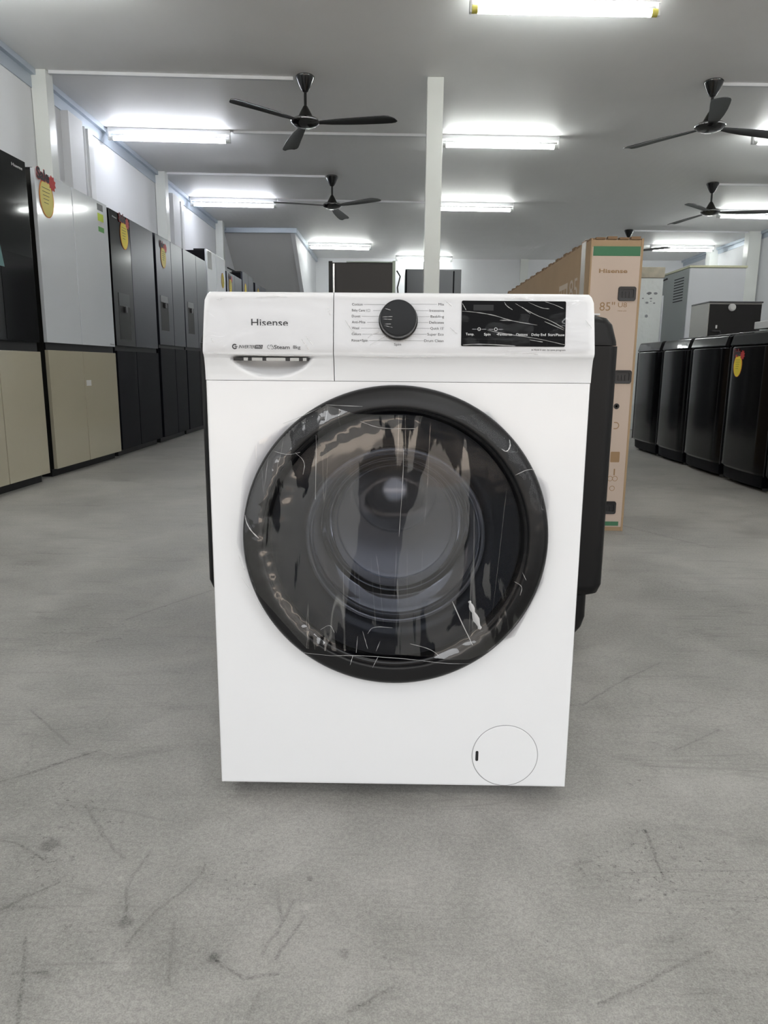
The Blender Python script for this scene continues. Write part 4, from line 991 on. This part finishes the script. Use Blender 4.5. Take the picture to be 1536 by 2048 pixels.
# ------------------------------------------------------------------ tube lights
def light_build(label, m, cap):
    t = thing('tube_light', label, 'tube light', (0, 0, H), 0, 'lit fluorescent tube lights on the ceiling')
    bm = bmesh.new(); A = [(-.020, 0), (.020, 0), (.026, -.045), (-.026, -.045)]
    a_ = [bm.verts.new((-.61, y, z)) for y, z in A]; b_ = [bm.verts.new((.61, y, z)) for y, z in A]
    bm.faces.new(a_); bm.faces.new(b_[::-1])
    for i in range(4): bm.faces.new((a_[i], b_[i], b_[(i+1) % 4], a_[(i+1) % 4]))
    obj('housing', bm, M['batten'], t, 0)
    for s in (-1, 1): bobj('lamp_holder', M['batten'], t, (s*.605-.008, s*.605+.008, -.018, .018, -.118, -.044), bev=.003)
    bm = bmesh.new(); r_ = .024
    for k_ in range(2): pass
    tube(bm, [(-.560, 0, -.096), (.560, 0, -.096)], r_, 14); obj('lit_tube', bm, m, t)
    for s in (-1, 1):
        bm = bmesh.new(); tube(bm, [(s*.560, 0, -.096), (s*.598, 0, -.096)], r_+.0005, 14); obj('tube_cap', bm, cap, t)
    return t
lm = light_build('tube light with yellow end caps, largest, at the top edge of the picture', M['tube'], M['end_cap'])
lc = light_build('lit tube light left of the nearest ceiling fan, by the near left column', M['tube_cool'], M['end_white'])
lm2 = light_build('lit tube light just right of the middle column, nearer of two', M['tube'], M['end_white'])
lm.location = (1.07, 5.205, H); lm.rotation_euler = (0, 0, rad(2.0))
lc.location = (-2.30, 7.93, H); lc.rotation_euler = (0, 0, rad(4)); lm2.location = (1.07, 8.09, H); lm2.rotation_euler = (0, 0, rad(2.5))
for src, x, y, a, lb in ((lm2, 4.18, 7.96, 4, 'lit tube light cut by the right edge, beside the blade of the nearest right fan'),
                         (lc, -2.31, 10.98, 4, 'lit tube light on the left, between the two nearer left columns and the second fan'),
                         (lm2, 1.10, 11.16, 3, 'lit tube light right of the middle column, farther and lower of two'),
                         (lm2, 5.40, 11.57, 4, 'lit tube light at the right edge under the second right fan'),
                         (lm2, -1.07, 14.73, 6, 'lit tube light above the dark brown refrigerator, near the stair enclosure'),
                         (lm2, .62, 16.3, 4, 'farthest lit tube light, close to the back wall behind the middle column'),
                         (lm2, 5.50, 14.69, 0, 'lit tube light far right, above the tall white cabinet')):
    o = copy_tree(src); o.location = (x, y, H); o.rotation_euler = (0, 0, rad(a)); o['label'] = lb
# rows carried on out of view; tubes added to light near floor and ceiling
for x, y, lb in ((-2.30, 4.85, 'tube light above the black and beige refrigerator, just outside the left of the picture'),
                 (4.20, 5.0, 'added tube light above the right washers, just outside the picture'),
                 (-2.30, 1.9, 'added unseen tube light overhead on the left, in line with the white machine'),
                 (1.07, 2.1, 'added unseen tube light overhead, right above the wide black washer'),
                 (4.20, 2.0, 'added unseen tube light overhead on the right, in line with the white machine'),
                 (-2.30, -1.1, 'added unseen tube light by the shop front on the left'), (1.07, -1.0, 'added unseen tube light by the shop front in the middle'),
                 (4.20, -1.0, 'added unseen tube light by the shop front on the right')):
    o = copy_tree(lm2); o.location = (x, y, H); o.rotation_euler = (0, 0, rad(3)); o['label'] = lb

# ------------------------------------------------------------------ conduits on the ceiling
def conduit(a, b_, label, r_=.013):
    bm = bmesh.new(); a = Vector(a); b_ = Vector(b_)
    d = (b_-a); n1 = Vector((-d.y, d.x)).normalized()*r_
    lo = [bm.verts.new((p.x, p.y, H)) for p in (a+n1, a-n1, b_-n1, b_+n1)]; hi = [bm.verts.new((p.x, p.y, H-.024)) for p in (a+n1*.9, a-n1*.9, b_-n1*.9, b_+n1*.9)]
    bm.faces.new(lo); bm.faces.new(hi)
    for i in range(4): bm.faces.new((lo[i], hi[i], hi[(i+1) % 4], lo[(i+1) % 4]))
    return tag(obj('cable_trunking', bm, M['conduit'], None, 0), label, 'cable trunking', 'white cable trunkings on the ceiling')
conduit((-2.84, 6.46), (-.86, 6.58), 'white cable trunking from the near left column to the nearest left fan', .016)
conduit((-2.84, 9.60), (-.89, 9.72), 'white cable trunking from the second left column to the second fan')
conduit((-1.66, 7.98), (.47, 8.06), 'thin white trunking linking the left tube light to the middle column')
conduit((-1.68, 11.02), (.49, 11.13), 'thin white trunking behind the second left fan')
conduit((2.71, 6.66), (6.3, 6.75), 'white cable trunking running right from the nearest right fan')
conduit((4.14, 10.0), (6.3, 10.08), 'white cable trunking running right from the second right fan')
conduit((4.10, 13.22), (6.08, 13.28), 'white cable trunking from the farthest fan to the right column')
# pipe and cable on the left wall
bm = bmesh.new(); tube(bm, [(-2.945, 7.36, 2.93), (-2.945, 7.36, 2.45), (-2.94, 7.37, 2.35), (-2.945, 7.36, 2.2), (-2.945, 7.36, .3)], .014, 8)
tag(obj('wall_pipe', bm, M['batten']), 'thin grey pipe running down the left wall above the silver-white refrigerator', 'pipe')
bm = bmesh.new(); tube(bm, [(-2.83, 12.78, 2.36), (-2.70, 12.9, 2.30), (-2.60, 13.0, 2.22), (-2.52, 13.05, 2.12), (-2.47, 13.1, 1.98), (-2.46, 13.1, 1.6), (-2.46, 13.1, .012)], .012, 8)
tag(obj('wall_cable', bm, M['cable']), 'dark cable sagging in front of the grey stair soffit', 'cable')
